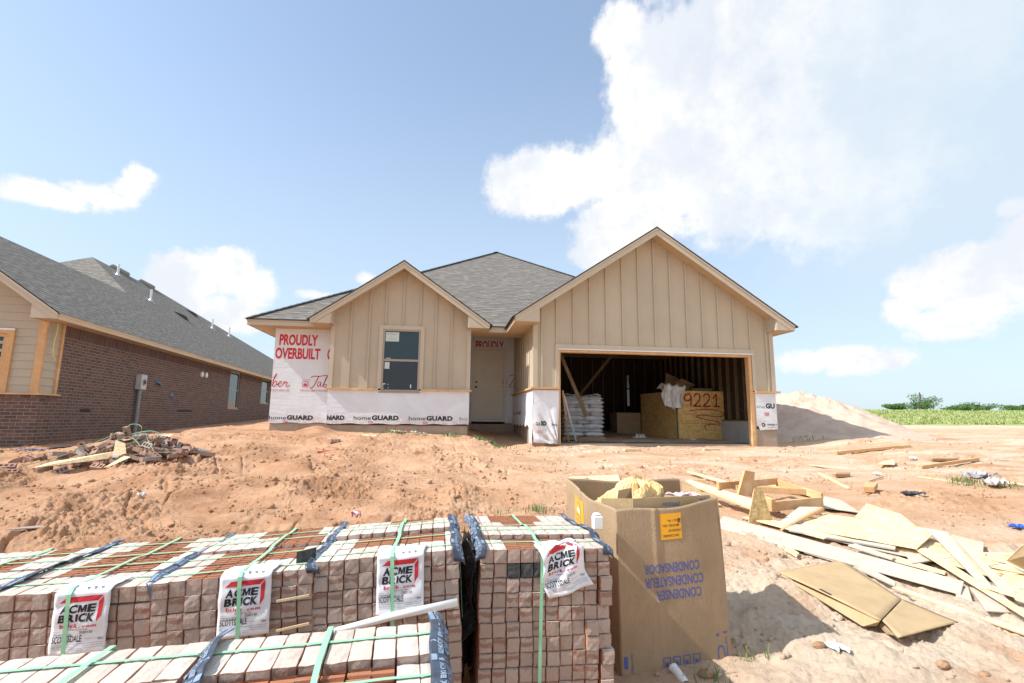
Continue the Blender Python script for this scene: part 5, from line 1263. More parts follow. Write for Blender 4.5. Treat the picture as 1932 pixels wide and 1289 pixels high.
for nm, tt, p in (('A', PK_['B'], [(.53, -.024, HT-.125), (.67, -.022, HT-.115)]), ('B', PK_['B'], [(.53, -.024, HT-.250), (.67, -.022, HT-.235)])):
    b = MB(); b.bar(p[0], p[1], .006, .010); o = b.build('wood_splinter', M['lumberpale'], None, local=True); o.matrix_world = XF[tt.name]
    tag(o, 'upper thin wood slat stuck between brick courses in the middle pack' if nm == 'A' else 'lower thin wood slat stuck between brick courses in the middle pack', 'wood slat')
# crumpled black plastic in the gap
def blk(u, v):
    y = 2.74+.95*u; z = -.70-.75*v; n_ = .030*math.sin(u*13+v*5)+.022*math.sin(v*17+u*9)+.012*math.sin(u*37+v*29)
    return (.145-.028*v+n_*(.4+.8*math.sin(v*3)), y-.02*math.sin(v*11), z+.05*math.sin(u*4+1)-.02*math.sin(u*31))
b = MB(); b.grid(blk, 40, 44); tag(b.build('black_plastic', M['blackfilm'], solid=.002), 'crumpled black plastic sheet stuffed in the gap between the two right brick packs', 'plastic sheet')
def crumple(name, label, cat, c, s, m, seed, fl=.6):
    rs = np.random.RandomState(seed); ph = rs.uniform(0, 6, 6); b = MB()
    b.grid(lambda u, v: (c[0]+(u-.5)*s[0]+.15*s[0]*math.sin(v*9+ph[0]), c[1]+(v-.5)*s[1]+.15*s[1]*math.sin(u*8+ph[1]), c[2]+s[2]*(.5+fl*.5*math.sin(u*11+ph[2])*math.sin(v*9+ph[3])+.2*math.sin(u*23+ph[4]))), 14, 14)
    return tag(b.build(name, m, solid=.002), label, cat)
wp = crumple('snack_wrapper', 'crumpled red and white wrapper on the back of the brick packs', 'wrapper', (-.575, 3.62, -.655), (.05, .04, .06), noisy('wrapper_foil', (.62, .03, .04), (.75, .74, .76), 28, .3, lo=.46, hi=.54), 1)
b = MB(); b.prism([(-.70, -.645), (-.61, -.625), (-.61, -.70), (-.66, -.735), (-.70, -.72)], 'y', 2.70, 2.705); tag(b.build('black_film_scrap', M['blackfilm']), 'flat black plastic tab at the front corner between two brick packs', 'plastic scrap')
b = MB(); b.box(.905, 3.12, -.655, .965, 3.17, -.575); b.prism([(.905, -.575), (.965, -.575), (.950, -.56), (.915, -.56)], 'y', 3.125, 3.165); tag(b.build('white_block', M['white'], bevel=.006), 'small white plastic piece between the right brick pack and the carton', 'plastic scrap')

# ------------------------------------------------------------------ the big condenser carton
t = thing('big_carton', 'tall open brown cardboard carton with upside down blue lettering beside the right brick pack', 'carton', (1.4, 3.5, -1.5))
ZB = -1.53
FL, FR, BR_, BL_ = (1.08, 3.17), (1.81, 3.215), (1.90, 3.93), (.93, 3.82)
tFL, tFR, tBR, tBL = (1.065, 3.19, -.56), (1.755, 3.215, -.50), (1.86, 3.95, -.46), (.92, 3.86, -.445)
def face(A, B_, tA, tB, bulge, nu=18, nv=18):
    A, B_ = Vector(A+(ZB,)), Vector(B_+(ZB+.03,)); tA, tB = Vector(tA), Vector(tB); n = (B_-A).cross(Vector((0, 0, 1))).normalized()
    def fn(u, v): 
        p = A.lerp(B_, u).lerp(tA.lerp(tB, u), v)
        k_ = bulge*math.sin(math.pi*min(u*1.0, 1))*(.35+.65*v)+.010*math.exp(-((u-.36)/.02)**2)*v+.006*math.sin(u*9+v*2)*v
        return p+n*k_+Vector((0, 0, .012*math.sin(u*7+1)*v**6))
    return fn
ff_ = face(FL, FR, tFL, tFR, .022)
for nm, fn in (('front_wall', ff_), ('left_wall', face(BL_, FL, tBL, tFL, .02)), ('right_wall', face(FR, BR_, tFR, tBR, .02)), ('back_wall', face(BR_, BL_, tBR, tBL, .0))):
    b = MB(); b.grid(fn, 90, 60); b.build(nm, M['carton'], t, smooth=True, solid=.007)
def onface(fn, off=.0048):
    def g(u, v):
        p = fn(u, v); q = fn(u+.01, v); r = fn(u, v+.01); n = (q-p).cross(r-p).normalized(); return tuple(p+n*off)
    return g
g = onface(ff_); bl = Bag()
def utext(s, x, y, w, h, bold=.02):      # printed upside down
    vs, fs, tw__ = text_geo(s, bold); bl.new(); bl.add([g(x+w-a/tw__*w, y-c*h) for a, c in vs], fs)
utext('CONDENSER', .335, .495, .42, .054); utext('CONDENSATEUR', .235, .575, .55, .056); utext('CONDENSADOR', .235, .655, .52, .054)
for k in range(4):
    x = .36+.09*k; y = .035; bl.new()
    for q in ((0, .0, .008, .075), (.06, 0, .068, .075), (.008, .069, .06, .075), (.008, 0, .06, .005)): bl.add([g(x+q[0], y+q[1]), g(x+q[2], y+q[1]), g(x+q[2], y+q[3]), g(x+q[0], y+q[3])], [(0, 1, 2, 3)])
    bl.add([g(x+.02, y+.015), g(x+.035, y+.01), g(x+.05, y+.02), g(x+.045, y+.05), g(x+.03, y+.04), g(x+.018, y+.055)], [(0, 1, 2, 3, 4, 5)])
bl.new(); bl.add([g(.02, .07), g(.055, .07), g(.055, .14), g(.02, .14)], [(0, 1, 2, 3)]); bl.new(); bl.add([g(.86, .19), g(.89, .19), g(.89, .205), g(.86, .205)], [(0, 1, 2, 3)]); bl.new(); bl.add([g(.93, .20), g(.97, .20), g(.97, .212), g(.93, .212)], [(0, 1, 2, 3)])
bl.new(); stroke(bl, [(.87, .06), (.87, .11), (.89, .13), (.92, .12), (.93, .07)], g, .012)
vs, fs, tw__ = text_geo('NOMINAL BTU', .01); bl.new(); bl.add([g(.965-c*.022, .03+a/tw__*.15) for a, c in vs], fs); bl.new(); bl.add([g(.10-c*.02, .03+a/tw__*.12) for a, c in vs], fs)
bl.build('blue_lettering', M['blueink'], t)
b = MB(); gg = onface(ff_, .0056); b.grid(lambda u, v: gg(.405+.20*u, .80+.165*v), 4, 4); st = b.build('orange_sticker', M['yellow'], t)
b = MB(); g3 = onface(ff_, .0068)
def st_t(s, x, y, w, h): vs, fs, tw__ = text_geo(s, .01); b.add([g3(x+w-a/tw__*w, y-c*h) for a, c in vs], fs)
for i, s in enumerate(('24ACC636A003', 'CONDENSING UNIT', 'MODEL NO', '60 HZ 1 PH')): st_t(s, .43+.05*(i % 2), .83+.032*i, .15-.03*(i % 2), .014)
for k in range(13): b.add([g3(.57+.0022*k*1.0, .90), g3(.57+.0022*k+.001, .90), g3(.57+.0022*k+.001, .93), g3(.57+.0022*k, .93)], [(0, 1, 2, 3)])
b.build('sticker_print', M['black'], st)
fl_ = face(BL_, FL, tBL, tFL, .02); gl = onface(fl_, .0056)
b = MB(); b.grid(lambda u, v: gl(.22+.20*u, .74+.20*v), 4, 4); st2 = b.build('orange_sticker', M['yellow'], t)
g4 = onface(fl_, .0068); b = MB(); b.add([g4(.27, .85), g4(.36, .84), g4(.36, .87), g4(.27, .88)], [(0, 1, 2, 3)]); b.build('sticker_patch', M['white'], st2)
b = MB(); 
for i in range(6): vs, fs, tw__ = text_geo(['SERIAL NO', 'VOLTS 208', 'MADE IN', 'FACTORY', 'CHARGE', 'UNIT'][i], .01); b.add([g4(.24+a/tw__*.15, .755+.03*i+(.02 if i > 2 else 0)+c*.013) for a, c in vs], fs)
b.build('sticker_print', M['greyprint'], st2)
# the smaller carton nested inside it
iz = -.50; IN = [(1.02, 3.33), (1.20, 3.235), (1.735, 3.275), (1.80, 3.80)]
b = MB()
for k in range(3):
    (xa, ya), (xb_, yb_) = IN[k], IN[k+1]; b.slab([(xa, ya, iz+.01*k), (xb_, yb_, iz+.01+.012*k), (xb_, yb_, iz-.75), (xa, ya, iz-.75)], .006)
b.build('inner_carton_wall', M['cartonlight'], t)
bl = MB(); gi = lambda x, z: (1.22+x, 3.235+.0748*x-.010, iz+z)
vs, fs, tw__ = text_geo('2W2D1H', .01); bl.add([gi(.30-a/tw__*.12+.12-.12, -.018-c*.022) for a, c in vs], fs); bl.build('blue_lettering', M['blueink'], t); bl = MB(); vs, fs, tw__ = text_geo('UII', .04); bl.add([gi(.50-a/tw__*.055, -.0-c*.04) for a, c in vs], fs)
bl.build('blue_lettering', M['blueink'], t)
b = MB(); b.box(1.1, 3.35, -.95, 1.75, 3.85, -.62); b.build('packing_fill', M['cartonin'], t)
def ydome(u, v):
    a = u*2*math.pi; r = math.sin(v*math.pi/2)*(1+.10*math.sin(3*a+1)+.06*math.sin(7*a))
    return (1.33+.24*r*math.cos(a)+.05*math.sin(v*5), 3.56+.17*r*math.sin(a), -.68+.245*math.cos(v*math.pi/2)**.7*(1+.10*math.sin(5*a+v*7))+.018*math.sin(a*9+v*15)+.012*math.sin(a*17+v*31))
b = MB(); b.grid(ydome, 60, 24, 1, 0, 1, 0.02); tag(b.build('yellow_paper', M['yellowwrap'], solid=.003), 'crumpled yellow packing paper bulging out of the big carton', 'packing paper')
b = MB(); b.slab([(1.16, 3.40, -.46), (1.24, 3.37, -.44), (1.27, 3.42, -.66), (1.14, 3.44, -.66)], .005); tag(b.build('cardboard_scrap', M['cartonin']), 'torn brown cardboard piece poking out of the big carton at the left', 'cardboard')
b = MB(); b.slab([(1.50, 3.50, -.50), (1.66, 3.44, -.52), (1.60, 3.36, -.62), (1.46, 3.40, -.60)], .005); tag(b.build('cardboard_scrap', M['carton']), 'folded brown cardboard piece inside the big carton at the right', 'cardboard')
crumple('pink_foam', 'pale pink plastic sheet tucked in the right of the big carton', 'plastic sheet', (1.66, 3.5, -.53), (.2, .12, .05), noisy('pale_pink', (.74, .60, .62), (.66, .52, .54), 8, .6), 9)
b = MB(); b.tube([(1.385, 3.13, -1.45), (1.40, 3.08, -1.47), (1.405, 3.02, -1.49)], .026, 16, False); b.tube([(1.384, 3.14, -1.447), (1.386, 3.125, -1.453)], .028, 16); tag(b.build('plastic_tube', M['white'], smooth=True), 'short white plastic tube on the ground at the foot of the big carton', 'tube')

# ------------------------------------------------------------------ boards, sheets and litter on the lot
def board(name, label, cat, pts, t, m, group=None):
    b = MB(); b.slab(pts, t); return tag(b.build(name, M[m], bevel=.002), label, cat, group)
BG = 'scrap boards dumped on the right'
BD = [
('siding_board','longest pale siding board running through the scrap pile','board',[(3.03,5.62,-1.165),(3.36,6.02,-1.125),(4.243,3.901,-1.27),(4.015,3.728,-1.304)],.012,'fiber'),
('siding_strip','narrow pale siding strip just behind the longest pale board','board',[(3.706,5.313,-1.147),(3.767,5.289,-1.14),(4.382,4.675,-1.178),(4.333,4.634,-1.192)],.02,'fiber'),
('osb_sheet','largest yellow strand board sheet in the middle of the scrap pile','board',[(3.947,5.363,-1.143),(4.606,5.92,-1.09),(5.234,5.033,-1.114),(4.451,4.518,-1.164)],.012,'osblight'),
('osb_sheet','small strand board offcut on the far edge behind the largest sheet','board',[(4.979,5.862,-1.125),(5.608,6.383,-1.058),(5.617,5.874,-1.104),(5.296,5.326,-1.156)],.012,'osblight'),
('osb_sheet','strand board offcut under the crossing pale boards','board',[(5.056,4.879,-1.219),(5.44,5.074,-1.18),(5.52,4.813,-1.195),(5.2,4.555,-1.22)],.02,'osblight'),
('osb_sheet','big strand board sheet at the right edge of the photo','board',[(5.174,4.644,-1.241),(5.628,4.592,-1.247),(4.551,3.654,-1.319),(4.583,3.964,-1.295)],.012,'osblight'),
('siding_board','pale siding piece behind the wooden frame','board',[(4.869,6.313,-1.084),(5.372,6.861,-1.033),(5.464,6.659,-1.052),(5.214,6.045,-1.108)],.012,'fiber'),
('siding_board','short pale grey siding panel propped in front of the wooden frame','board',[(3.863,5.699,-1.141),(4.352,5.996,-1.022),(4.627,5.969,-1.025),(3.988,5.578,-1.152)],.012,'fiber'),
('siding_board','pale board laid crosswise over the right end of the largest sheet','board',[(5.112,5.036,-1.104),(5.173,4.878,-1.099),(4.322,3.743,-1.262),(4.23,3.733,-1.263)],.014,'fiber'),
('siding_board','pale board parallel to and right of the crosswise one','board',[(5.276,4.921,-1.145),(5.227,4.813,-1.155),(4.466,3.683,-1.287),(4.355,3.708,-1.285)],.014,'fiber'),
('osb_strip','long narrow strand board strip slanting down to the right edge','board',[(4.474,4.552,-1.18),(4.619,4.591,-1.177),(4.121,3.356,-1.304),(4.006,3.268,-1.309)],.012,'osblight'),
('thin_lath','long thin pale lath nearest the flattened cardboard','board',[(3.587,3.911,-1.299),(3.608,3.874,-1.282),(3.888,3.182,-1.351),(3.831,3.145,-1.362)],.018,'lumberpale'),
('siding_offcut','short pale offcut crossing under the thin lath','board',[(4.021,3.776,-1.31),(4.269,3.895,-1.3),(3.829,3.458,-1.335),(3.79,3.56,-1.327)],.01,'fiber'),
('siding_offcut','triangular pale offcut right of the short crossing one','board',[(4.228,3.847,-1.294),(4.307,3.762,-1.301),(4.063,3.416,-1.329),(3.906,3.448,-1.326)],.01,'fiber'),
('siding_offcut','pale offcut touching the top edge of the flattened cardboard','board',[(3.684,4.47,-1.268),(3.806,4.507,-1.265),(3.687,3.968,-1.275),(3.616,3.902,-1.28)],.02,'fiber'),
('siding_offcut','pale offcut half buried below the left part of the longest board','board',[(3.478,4.777,-1.239),(3.567,4.771,-1.239),(3.789,4.508,-1.265),(3.663,4.404,-1.272)],.01,'fiber'),
('osb_offcut','small narrow strand board offcut below the left end of the longest board','board',[(3.346,4.984,-1.219),(3.455,5.03,-1.214),(3.417,4.757,-1.241),(3.341,4.692,-1.247)],.02,'osblight'),
('siding_offcut','pale offcut under the strand board strip in the middle of the pile','board',[(4.399,4.604,-1.215),(4.915,4.62,-1.214),(4.734,4.441,-1.23),(4.183,4.316,-1.239)],.014,'fiber'),
('thin_lath','thin lath lying between the longest board and the strand board strip','board',[(4.11,4.443,-1.24),(4.247,4.527,-1.233),(4.347,4.141,-1.262),(4.278,4.094,-1.265)],.014,'lumberpale'),
('thin_lath','thin lath on top at the right edge over the strand board strip','board',[(4.197,3.683,-1.247),(4.285,3.71,-1.245),(4.335,3.528,-1.26),(4.246,3.459,-1.265)],.012,'lumberpale'),
('siding_strip','short siding strip leaning on the longest pale board','board',[(3.969,4.795,-1.187),(4.085,4.839,-1.183),(4.155,4.449,-1.219),(4.078,4.407,-1.222)],.016,'fiber'),
('siding_offcut','pale offcut at the right edge below the big sheet','board',[(4.61,3.878,-1.312),(4.676,3.803,-1.318),(4.388,3.567,-1.336),(4.354,3.6,-1.334)],.01,'lumberpale'),
('wood_stick','square wood stick leaning on the grey siding panel','stick',[(3.672,5.415,-1.168),(3.683,5.389,-1.14),(4.547,5.872,-1.004),(4.6,5.906,-1.031)],.025,'lumber'),
('osb_sheet','pale strand board sheet lying behind the big carton','board',[(1.95,7.78,-.95),(2.75,7.95,-.93),(2.85,8.35,-.88),(2.0,8.25,-.90)],.012,'osblight'),
('osb_offcut','jagged strand board scrap lying on the drive','board',[(8.403,9.216,-.79),(8.842,9.538,-.755),(9.285,9.738,-.73),(8.69,9.104,-.78)],.012,'osblight'),
('wood_block','short wood block lying on the soil above the scrap pile','block',[(6.169,7.047,-.93),(6.403,7.284,-.89),(6.569,7.223,-.89),(6.291,6.989,-.93)],.08,'lumber'),
('wood_block','dark short wood block on the drive beside the lath','block',[(6.547,8.054,-.85),(6.712,8.232,-.84),(6.976,8.228,-.84),(6.812,8.049,-.85)],.05,'lumberold'),
]
for nm, lab, cat, pts, t, m in BD: board(nm, lab, cat, pts, t, m, BG if pts[0][1] < 6.5 else 'wood scraps scattered over the lot')
def stick(name, label, a, b_, w, h, m, cat='stick', grp='wood scraps scattered over the lot'):
    mb = MB(); a = Vector(a); b_ = Vector(b_); mb.bar(a, b_, w, h); return tag(mb.build(name, M[m], bevel=.003), label, cat, grp)
def gp(x, y, d): return (x, y, gz(x, y)+d)
stick('lath', 'pale lath lying on the drive farthest left of the scraps', gp(7.04, 9.33, .012), gp(7.6, 8.82, .012), .05, .02, 'lumberpale')
stick('lath', 'tan lath lying on the drive pointing at the scrap pile', gp(6.59, 8.5, .02), gp(6.15, 7.32, .02), .045, .03, 'lumberpale')
stick('timber', 'longest timber lying on the drive at the right', gp(9.085, 8.95, .03), gp(11.0, 9.5, .04), .06, .06, 'lumber')
stick('timber', 'shorter timber lying just behind the longest one', gp(10.1, 9.7, .03), gp(10.75, 9.72, .03), .09, .05, 'lumberold')
stick('lath', 'white lath lying at the right of the long timber', gp(11.4, 9.66, .01), gp(11.8, 9.56, .01), .05, .02, 'fiber')
stick('timber', 'long tan timber lying in front of the sand heap', gp(8.75, 10.7, .03), gp(10.75, 10.82, .03), .07, .06, 'lumber')
stick('lath', 'short white lath lying just before the sand heap', gp(10.8, 11.7, .01), gp(11.0, 11.42, .01), .06, .02, 'fiber')
stick('lath', 'grey twig like stick beside the dark block on the drive', gp(6.9, 7.75, .02), gp(7.3, 7.9, .03), .02, .015, 'lumberold')
stick('lath', 'thin pale stick near the white litter on the right', gp(8.15, 8.1, .02), gp(8.5, 7.5, .02), .03, .02, 'lumberpale')
stick('lath', 'short pale stick standing in the white litter', gp(9.15, 7.6, .03), gp(9.25, 7.3, .03), .06, .02, 'lumberpale')
stick('lath', 'small tan stick before the bay of the house', gp(-1.85, 12.0, .03), gp(-1.5, 11.7, .03), .05, .03, 'lumberpale')
stick('lath', 'thin red painted stick on the soil before the house', gp(-2.5, 10.6, .02), gp(-2.05, 10.6, .02), .03, .02, 'red')
stick('lath', 'pale crumbled stick before the garage opening', gp(4.0, 11.3, .03), gp(4.4, 11.35, .03), .09, .05, 'lumberpale')
stick('lath', 'pale block before the middle of the garage opening', gp(5.9, 11.3, .02), gp(6.3, 11.35, .02), .08, .04, 'lumberpale')
# broken timber frame
t = thing('broken_crate', 'broken frame of fresh lumber lying at the back of the scrap pile', 'frame', (4.2, 6.3, -1.08))
for a, c, w, h, m in (((4.02, 6.02, -1.02), (4.76, 6.12, -.985), .038, .115, 'lumber'), ((3.80, 6.45, -.86), (4.62, 6.22, -.88), .038, .075, 'lumber'), ((3.55, 6.46, -.83), (4.72, 6.95, -.83), .04, .09, 'lumber'), ((4.72, 6.95, -.85), (4.78, 6.14, -.93), .038, .09, 'lumber'), ((3.98, 5.95, -1.0), (3.95, 6.3, -.97), .06, .15, 'lumber')):
    b = MB(); b.bar(a, c, w, h); b.build('beam', M[m], t, bevel=.003)
board('long_plank', 'long pale plank leaning from the carton towards the frame', 'board', [(3.31, 6.9, -.82), (3.40, 6.95, -.80), (3.82, 6.0, -.95), (3.66, 5.93, -1.01)], .035, 'lumberpale', BG)
stick('long_plank', 'pale plank lying behind the frame at the top of the pile', (4.6, 7.6, -.86), (5.25, 6.9, -1.02), .14, .03, 'lumberpale', 'board', BG)
stick('thin_lath', 'thin pale lath pointing away behind the frame', gp(4.15, 8.5, .05), gp(4.3, 7.35, .08), .06, .03, 'lumberpale', 'board', BG)
stick('wood_block', 'square end block of lumber left of the frame', (3.62, 7.30, -.90), (3.80, 7.25, -.90), .10, .13, 'lumber', 'block', BG)
b = MB(); b.slab([(3.60, 5.72, -.76), (3.70, 5.73, -.755), (3.80, 5.70, -1.19), (3.46, 5.68, -1.19)], .012); tag(b.build('osb_wedge', M['osb']), 'upright tapering strand board wedge in front of the frame', 'board', BG)
b = MB(); b.slab([(3.88, 6.35, -.62), (4.06, 6.42, -.65), (3.95, 6.34, -.95), (3.72, 6.28, -.93)], .035); tag(b.build('upright_block', M['lumber']), 'upright slanted block of lumber rising above the frame', 'block', BG)
for i in range(26):      # boards partly covered by the ones above
    t_ = rng.random(); x = 3.6+1.5*rng.random(); y = 5.9-1.35*(x-3.6)*.9+rng.uniform(-.25, .45)
    a = rng.gauss(-1.05, .35); l = rng.uniform(.25, .55); w_ = rng.uniform(.04, .13); dx_, dy__ = math.cos(a)*l, math.sin(a)*l; ex, ey = -math.sin(a)*w_, math.cos(a)*w_
    z_ = lambda p, q: float(base_h(p, q))+.035+rng.uniform(0, .03)
    c4 = [(x-dx_-ex, y-dy__-ey), (x+dx_-ex, y+dy__-ey), (x+dx_+ex, y+dy__+ey), (x-dx_+ex, y-dy__+ey)]
    board('board_piece', 'piece of board partly covered by others in the middle of the scrap pile', 'board', [(p, q, z_(p, q)) for p, q in c4], .012, rng.choice(['fiber', 'osblight', 'osblight', 'lumberpale', 'fiber']), 'covered pieces in the scrap pile')
for i in range(10):      # small offcuts under and round the pile
    x = 3.5+rng.random()*1.9; y = 4.2+rng.random()*2.2
    if y < 8.4-1.02*x: continue
    a = rng.uniform(0, 3.14); l = rng.uniform(.12, .35)
    stick('offcut', 'small splinter of wood lying among the boards of the scrap pile', gp(x, y, .03), (x+math.cos(a)*l, y+math.sin(a)*l, gz(x, y)+.04), rng.uniform(.02, .06), .012, rng.choice(['lumberpale', 'lumber', 'fiber']), 'offcut', 'splinters in the scrap pile')
# flattened cardboard
t = thing('flat_cardboard', 'large flattened piece of cardboard with a hand slot on the pale sand', 'cardboard', (3.1, 3.7, -1.28))
def bil4(a, b_, c, d, w=.006):
    a, b_, c, d = map(Vector, (a, b_, c, d))
    return lambda u, v: a.lerp(b_, u).lerp(d.lerp(c, u), v)+Vector((0, 0, w*math.sin(u*5+1)*math.sin(v*4)))
b = MB(); b.grid(bil4((2.85, 4.271, -1.267), (3.667, 4.522, -1.253), (3.453, 3.679, -1.312), (2.902, 3.282, -1.294)), 14, 14); b.build('main_panel', M['cartonlight'], t, smooth=True, solid=.006)
b = MB(); b.slab([(2.838, 4.253, -1.273), (2.902, 3.284, -1.299), (2.916, 3.332, -1.346), (2.843, 3.37, -1.361)], .006); b.build('side_flap', M['cartonlight'], t)
b = MB(); b.grid(bil4((2.912, 3.272, -1.294), (3.455, 3.672, -1.310), (3.533, 3.324, -1.347), (2.869, 3.112, -1.333), .003), 14, 14); b.build('end_flap', M['cartonlight'], t, smooth=True, solid=.006)
b = MB(); b.slab([(2.952, 3.326, -1.326), (2.895, 3.159, -1.342), (2.92, 3.256, -1.37), (2.95, 3.356, -1.354)], .006); b.build('torn_flap', M['carton'], t)
b = MB(); pz = [(2.893, 3.84, -1.279), (2.915, 3.835, -1.279), (2.912, 3.715, -1.283), (2.89, 3.71, -1.283)]; b.add([(x, y, z+.010) for x, y, z in pz], [(0, 1, 2, 3)]); b.build('hand_slot', M['felt'], t)
board('cardboard_flap', 'raised cardboard flap at the right edge above the strand board', 'cardboard', [(5.034, 4.206, -1.207), (4.606, 3.701, -.946), (4.398, 3.491, -.963), (4.873, 3.926, -1.208)], .006, 'cartonlight')
# litter
crumple('white_litter', 'crumpled white plastic litter among weeds on the right', 'litter', (8.75, 7.35, gz(8.75, 7.35)+.02), (.28, .2, .14), M['rag'], 21)
crumple('grey_litter', 'crumpled grey and blue film behind the white litter', 'litter', (9.2, 7.95, gz(9.2, 7.95)+.01), (.4, .25, .12), noisy('grey_film', (.30, .31, .38), (.55, .54, .58), 9, .4), 22)
crumple('blue_litter', 'bright blue plastic cap at the right edge of the photo', 'litter', (6.68, 5.4, gz(6.68, 5.4)+.01), (.14, .10, .06), M['blue'], 23, .4)
crumple('dark_rag', 'small dark blue rag on the soil above the scrap pile', 'litter', (6.84, 6.94, gz(6.84, 6.94)), (.30, .18, .05), M['greyblue'], 24)
crumple('clear_bottle', 'crushed clear plastic bottle on the near pale sand', 'litter', (2.42, 3.10, gz(2.42, 3.10)+.008), (.09, .13, .03), noisy('clear_plastic', (.55, .62, .70), (.75, .78, .82), 20, .15), 25)
crumple('white_scrap', 'small white scrap on the drive behind the dark rag', 'litter', (7.55, 8.3, gz(7.55, 8.3)+.01), (.10, .08, .06), M['white'], 26)
crumple('white_scrap', 'small white scrap on the drive before the sand heap', 'litter', (9.9, 9.9, gz(9.9, 9.9)+.01), (.12, .09, .10), M['white'], 27)
crumple('white_scrap', 'small white scrap half sunk in the torn soil bank on the left', 'litter', (-3.77, 7.14, gz(-3.77, 7.14)+.01), (.10, .05, .06), M['white'], 28)
for i, (x, y) in enumerate(((-1.0, 12.35), (-.75, 12.2), (-.55, 12.35), (-1.15, 12.15))):
    crumple('white_scrap', 'pale crumbs of litter in the weeds before the bay', 'litter', (x, y, gz(x, y)+.02), (.16, .12, .06), M['fiber'], 30+i)['group'] = 'pale crumbs before the bay'
b = MB(); x, y = -4.45, 6.42; b.slab([(x-.2, y-.08, gz(x-.2, y-.08)+.02), (x+.14, y-.05, gz(x+.14, y)+.04), (x+.22, y+.1, gz(x+.2, y+.1)+.04), (x-.06, y+.1, gz(x, y+.1)+.03)], .02); tag(b.build('stone_slab', noisy('grey_slab', (.40, .33, .27), (.30, .25, .21), 9, .95, .5, 40), bevel=.008), 'flat grey slab lying on the torn bank above the left brick packs', 'slab')
b = MB(); b.grid(lambda u, v: (-8.6+1.5*u, 11.55+.35*v+.5*u, gz(-8.6+1.5*u, 11.55+.35*v+.5*u)+.03), 14, 5); tag(b.build('blue_tarp', mat('blue_tarp', color=(.10, .22, .48), rough=.5), solid=.004), 'thin blue plastic strip on the soil before the brick house', 'plastic strip')
# rocks on the near sand
for i, (x, y, s) in enumerate(((2.91, 2.86, .032), (3.11, 2.80, .026), (2.33, 3.12, .030), (1.55, 3.05, .036))):
    rs = np.random.RandomState(60+i); b = MB()
    b.grid(lambda u, v: (x+s*math.sin(v*math.pi)*math.cos(u*2*math.pi)*(1.3+.2*math.sin(u*12+i)), y+s*math.sin(v*math.pi)*math.sin(u*2*math.pi), gz(x, y)+s*.3+s*.7*math.cos((1-v)*math.pi)*-1*-1*(1+.15*math.sin(u*19+v*9))), 12, 8)
    tag(b.build('dirt_clod', noisy('clod_soil', (.32, .18, .10), (.42, .26, .16), 14, .97, .8, 60, dist=.02), smooth=True), 'rounded reddish dirt clod lying on the near pale sand', 'clod', 'dirt clods on the near sand')

# ------------------------------------------------------------------ the heap of broken brick
def cored(seed, l=.21, w=.09, h=.06, half=False):
    rs = random.Random(seed); b = MB(); l = l*(rs.uniform(.4, .7) if half else 1); n = 2 if half else 3; r = .022; rib = .02; cell = (l-rib)/n
    b.box(-l/2, -w/2, -h/2, l/2, -w/2+r, h/2); b.box(-l/2, w/2-r, -h/2, l/2, w/2, h/2)
    for k in range(n+1): b.box(-l/2+k*cell, -w/2+r, -h/2, -l/2+k*cell+rib, w/2-r, h/2)
    return b
clay = noisy('rubble_clay', (.44, .27, .20), (.30, .18, .135), 9, .9, .4, 60, rnd=.8)
greyb = noisy('rubble_grey_brick', (.44, .37, .33), (.32, .25, .22), 9, .9, .4, 60, rnd=.5)
VM = [cored(i, half=(i % 3 == 2)).mesh('rubble_brick', clay if i % 4 else greyb) for i in range(8)]
for me in VM: pass
rs = random.Random(11)
def heap_h(x, y): 
    return .25*math.exp(-((x+5.0)/.62)**2-((y-9.75)/.55)**2)+.11*math.exp(-((x+5.9)/.9)**2-((y-9.4)/.5)**2)
cnt = 0
while cnt < 150:
    if cnt < 115: x = rs.gauss(-4.98, .48); y = rs.gauss(9.75, .42)
    else: x = rs.gauss(-5.85, .62); y = rs.gauss(9.3, .38)
    if heap_h(x, y) < .02: continue
    z = gz(x, y)+heap_h(x, y)*rs.uniform(.35, 1.0)+.02
    o = bpy.data.objects.new('broken_brick', rs.choice(VM)); COL.objects.link(o)
    o.matrix_world = Matrix.Translation((x, y, z)) @ Matrix.Rotation(rs.uniform(0, 6.28), 4, 'Z') @ Matrix.Rotation(rs.gauss(0, .55), 4, 'X') @ Matrix.Rotation(rs.gauss(0, .45), 4, 'Y')
    tag(o, 'broken cored brick in the rubble heap between the two houses', 'brick', 'bricks in the rubble heap'); cnt += 1
for x, y, lab in ((-6.55, 8.75, 'lone red cored brick lying left of the rubble heap'), (-6.35, 8.55, 'lone red brick lying at the left edge of the photo'), (-2.3, 11.3, 'lone brick lying on the soil right of the rubble heap')):
    o = bpy.data.objects.new('broken_brick', VM[1]); COL.objects.link(o); o.matrix_world = Matrix.Translation((x, y, gz(x, y)+.03)) @ Matrix.Rotation(.3, 4, 'Z') @ Matrix.Rotation(.5, 4, 'X'); tag(o, lab, 'brick')
core = MB(); core.grid(lambda u, v: (-6.9+3.0*u, 8.7+1.8*v, gz(-6.9+3.0*u, 8.7+1.8*v)-.05+.62*heap_h(-6.9+3.0*u, 8.7+1.8*v)*(1+.2*math.sin(u*40)*math.sin(v*31))), 40, 26)
tag(core.build('brick_dust', noisy('brick_dust', (.40, .20, .12), (.30, .14, .09), 8, .95, .8, 40, dist=.03)), 'crushed brick crumbs under the rubble heap', 'rubble', kind='stuff')
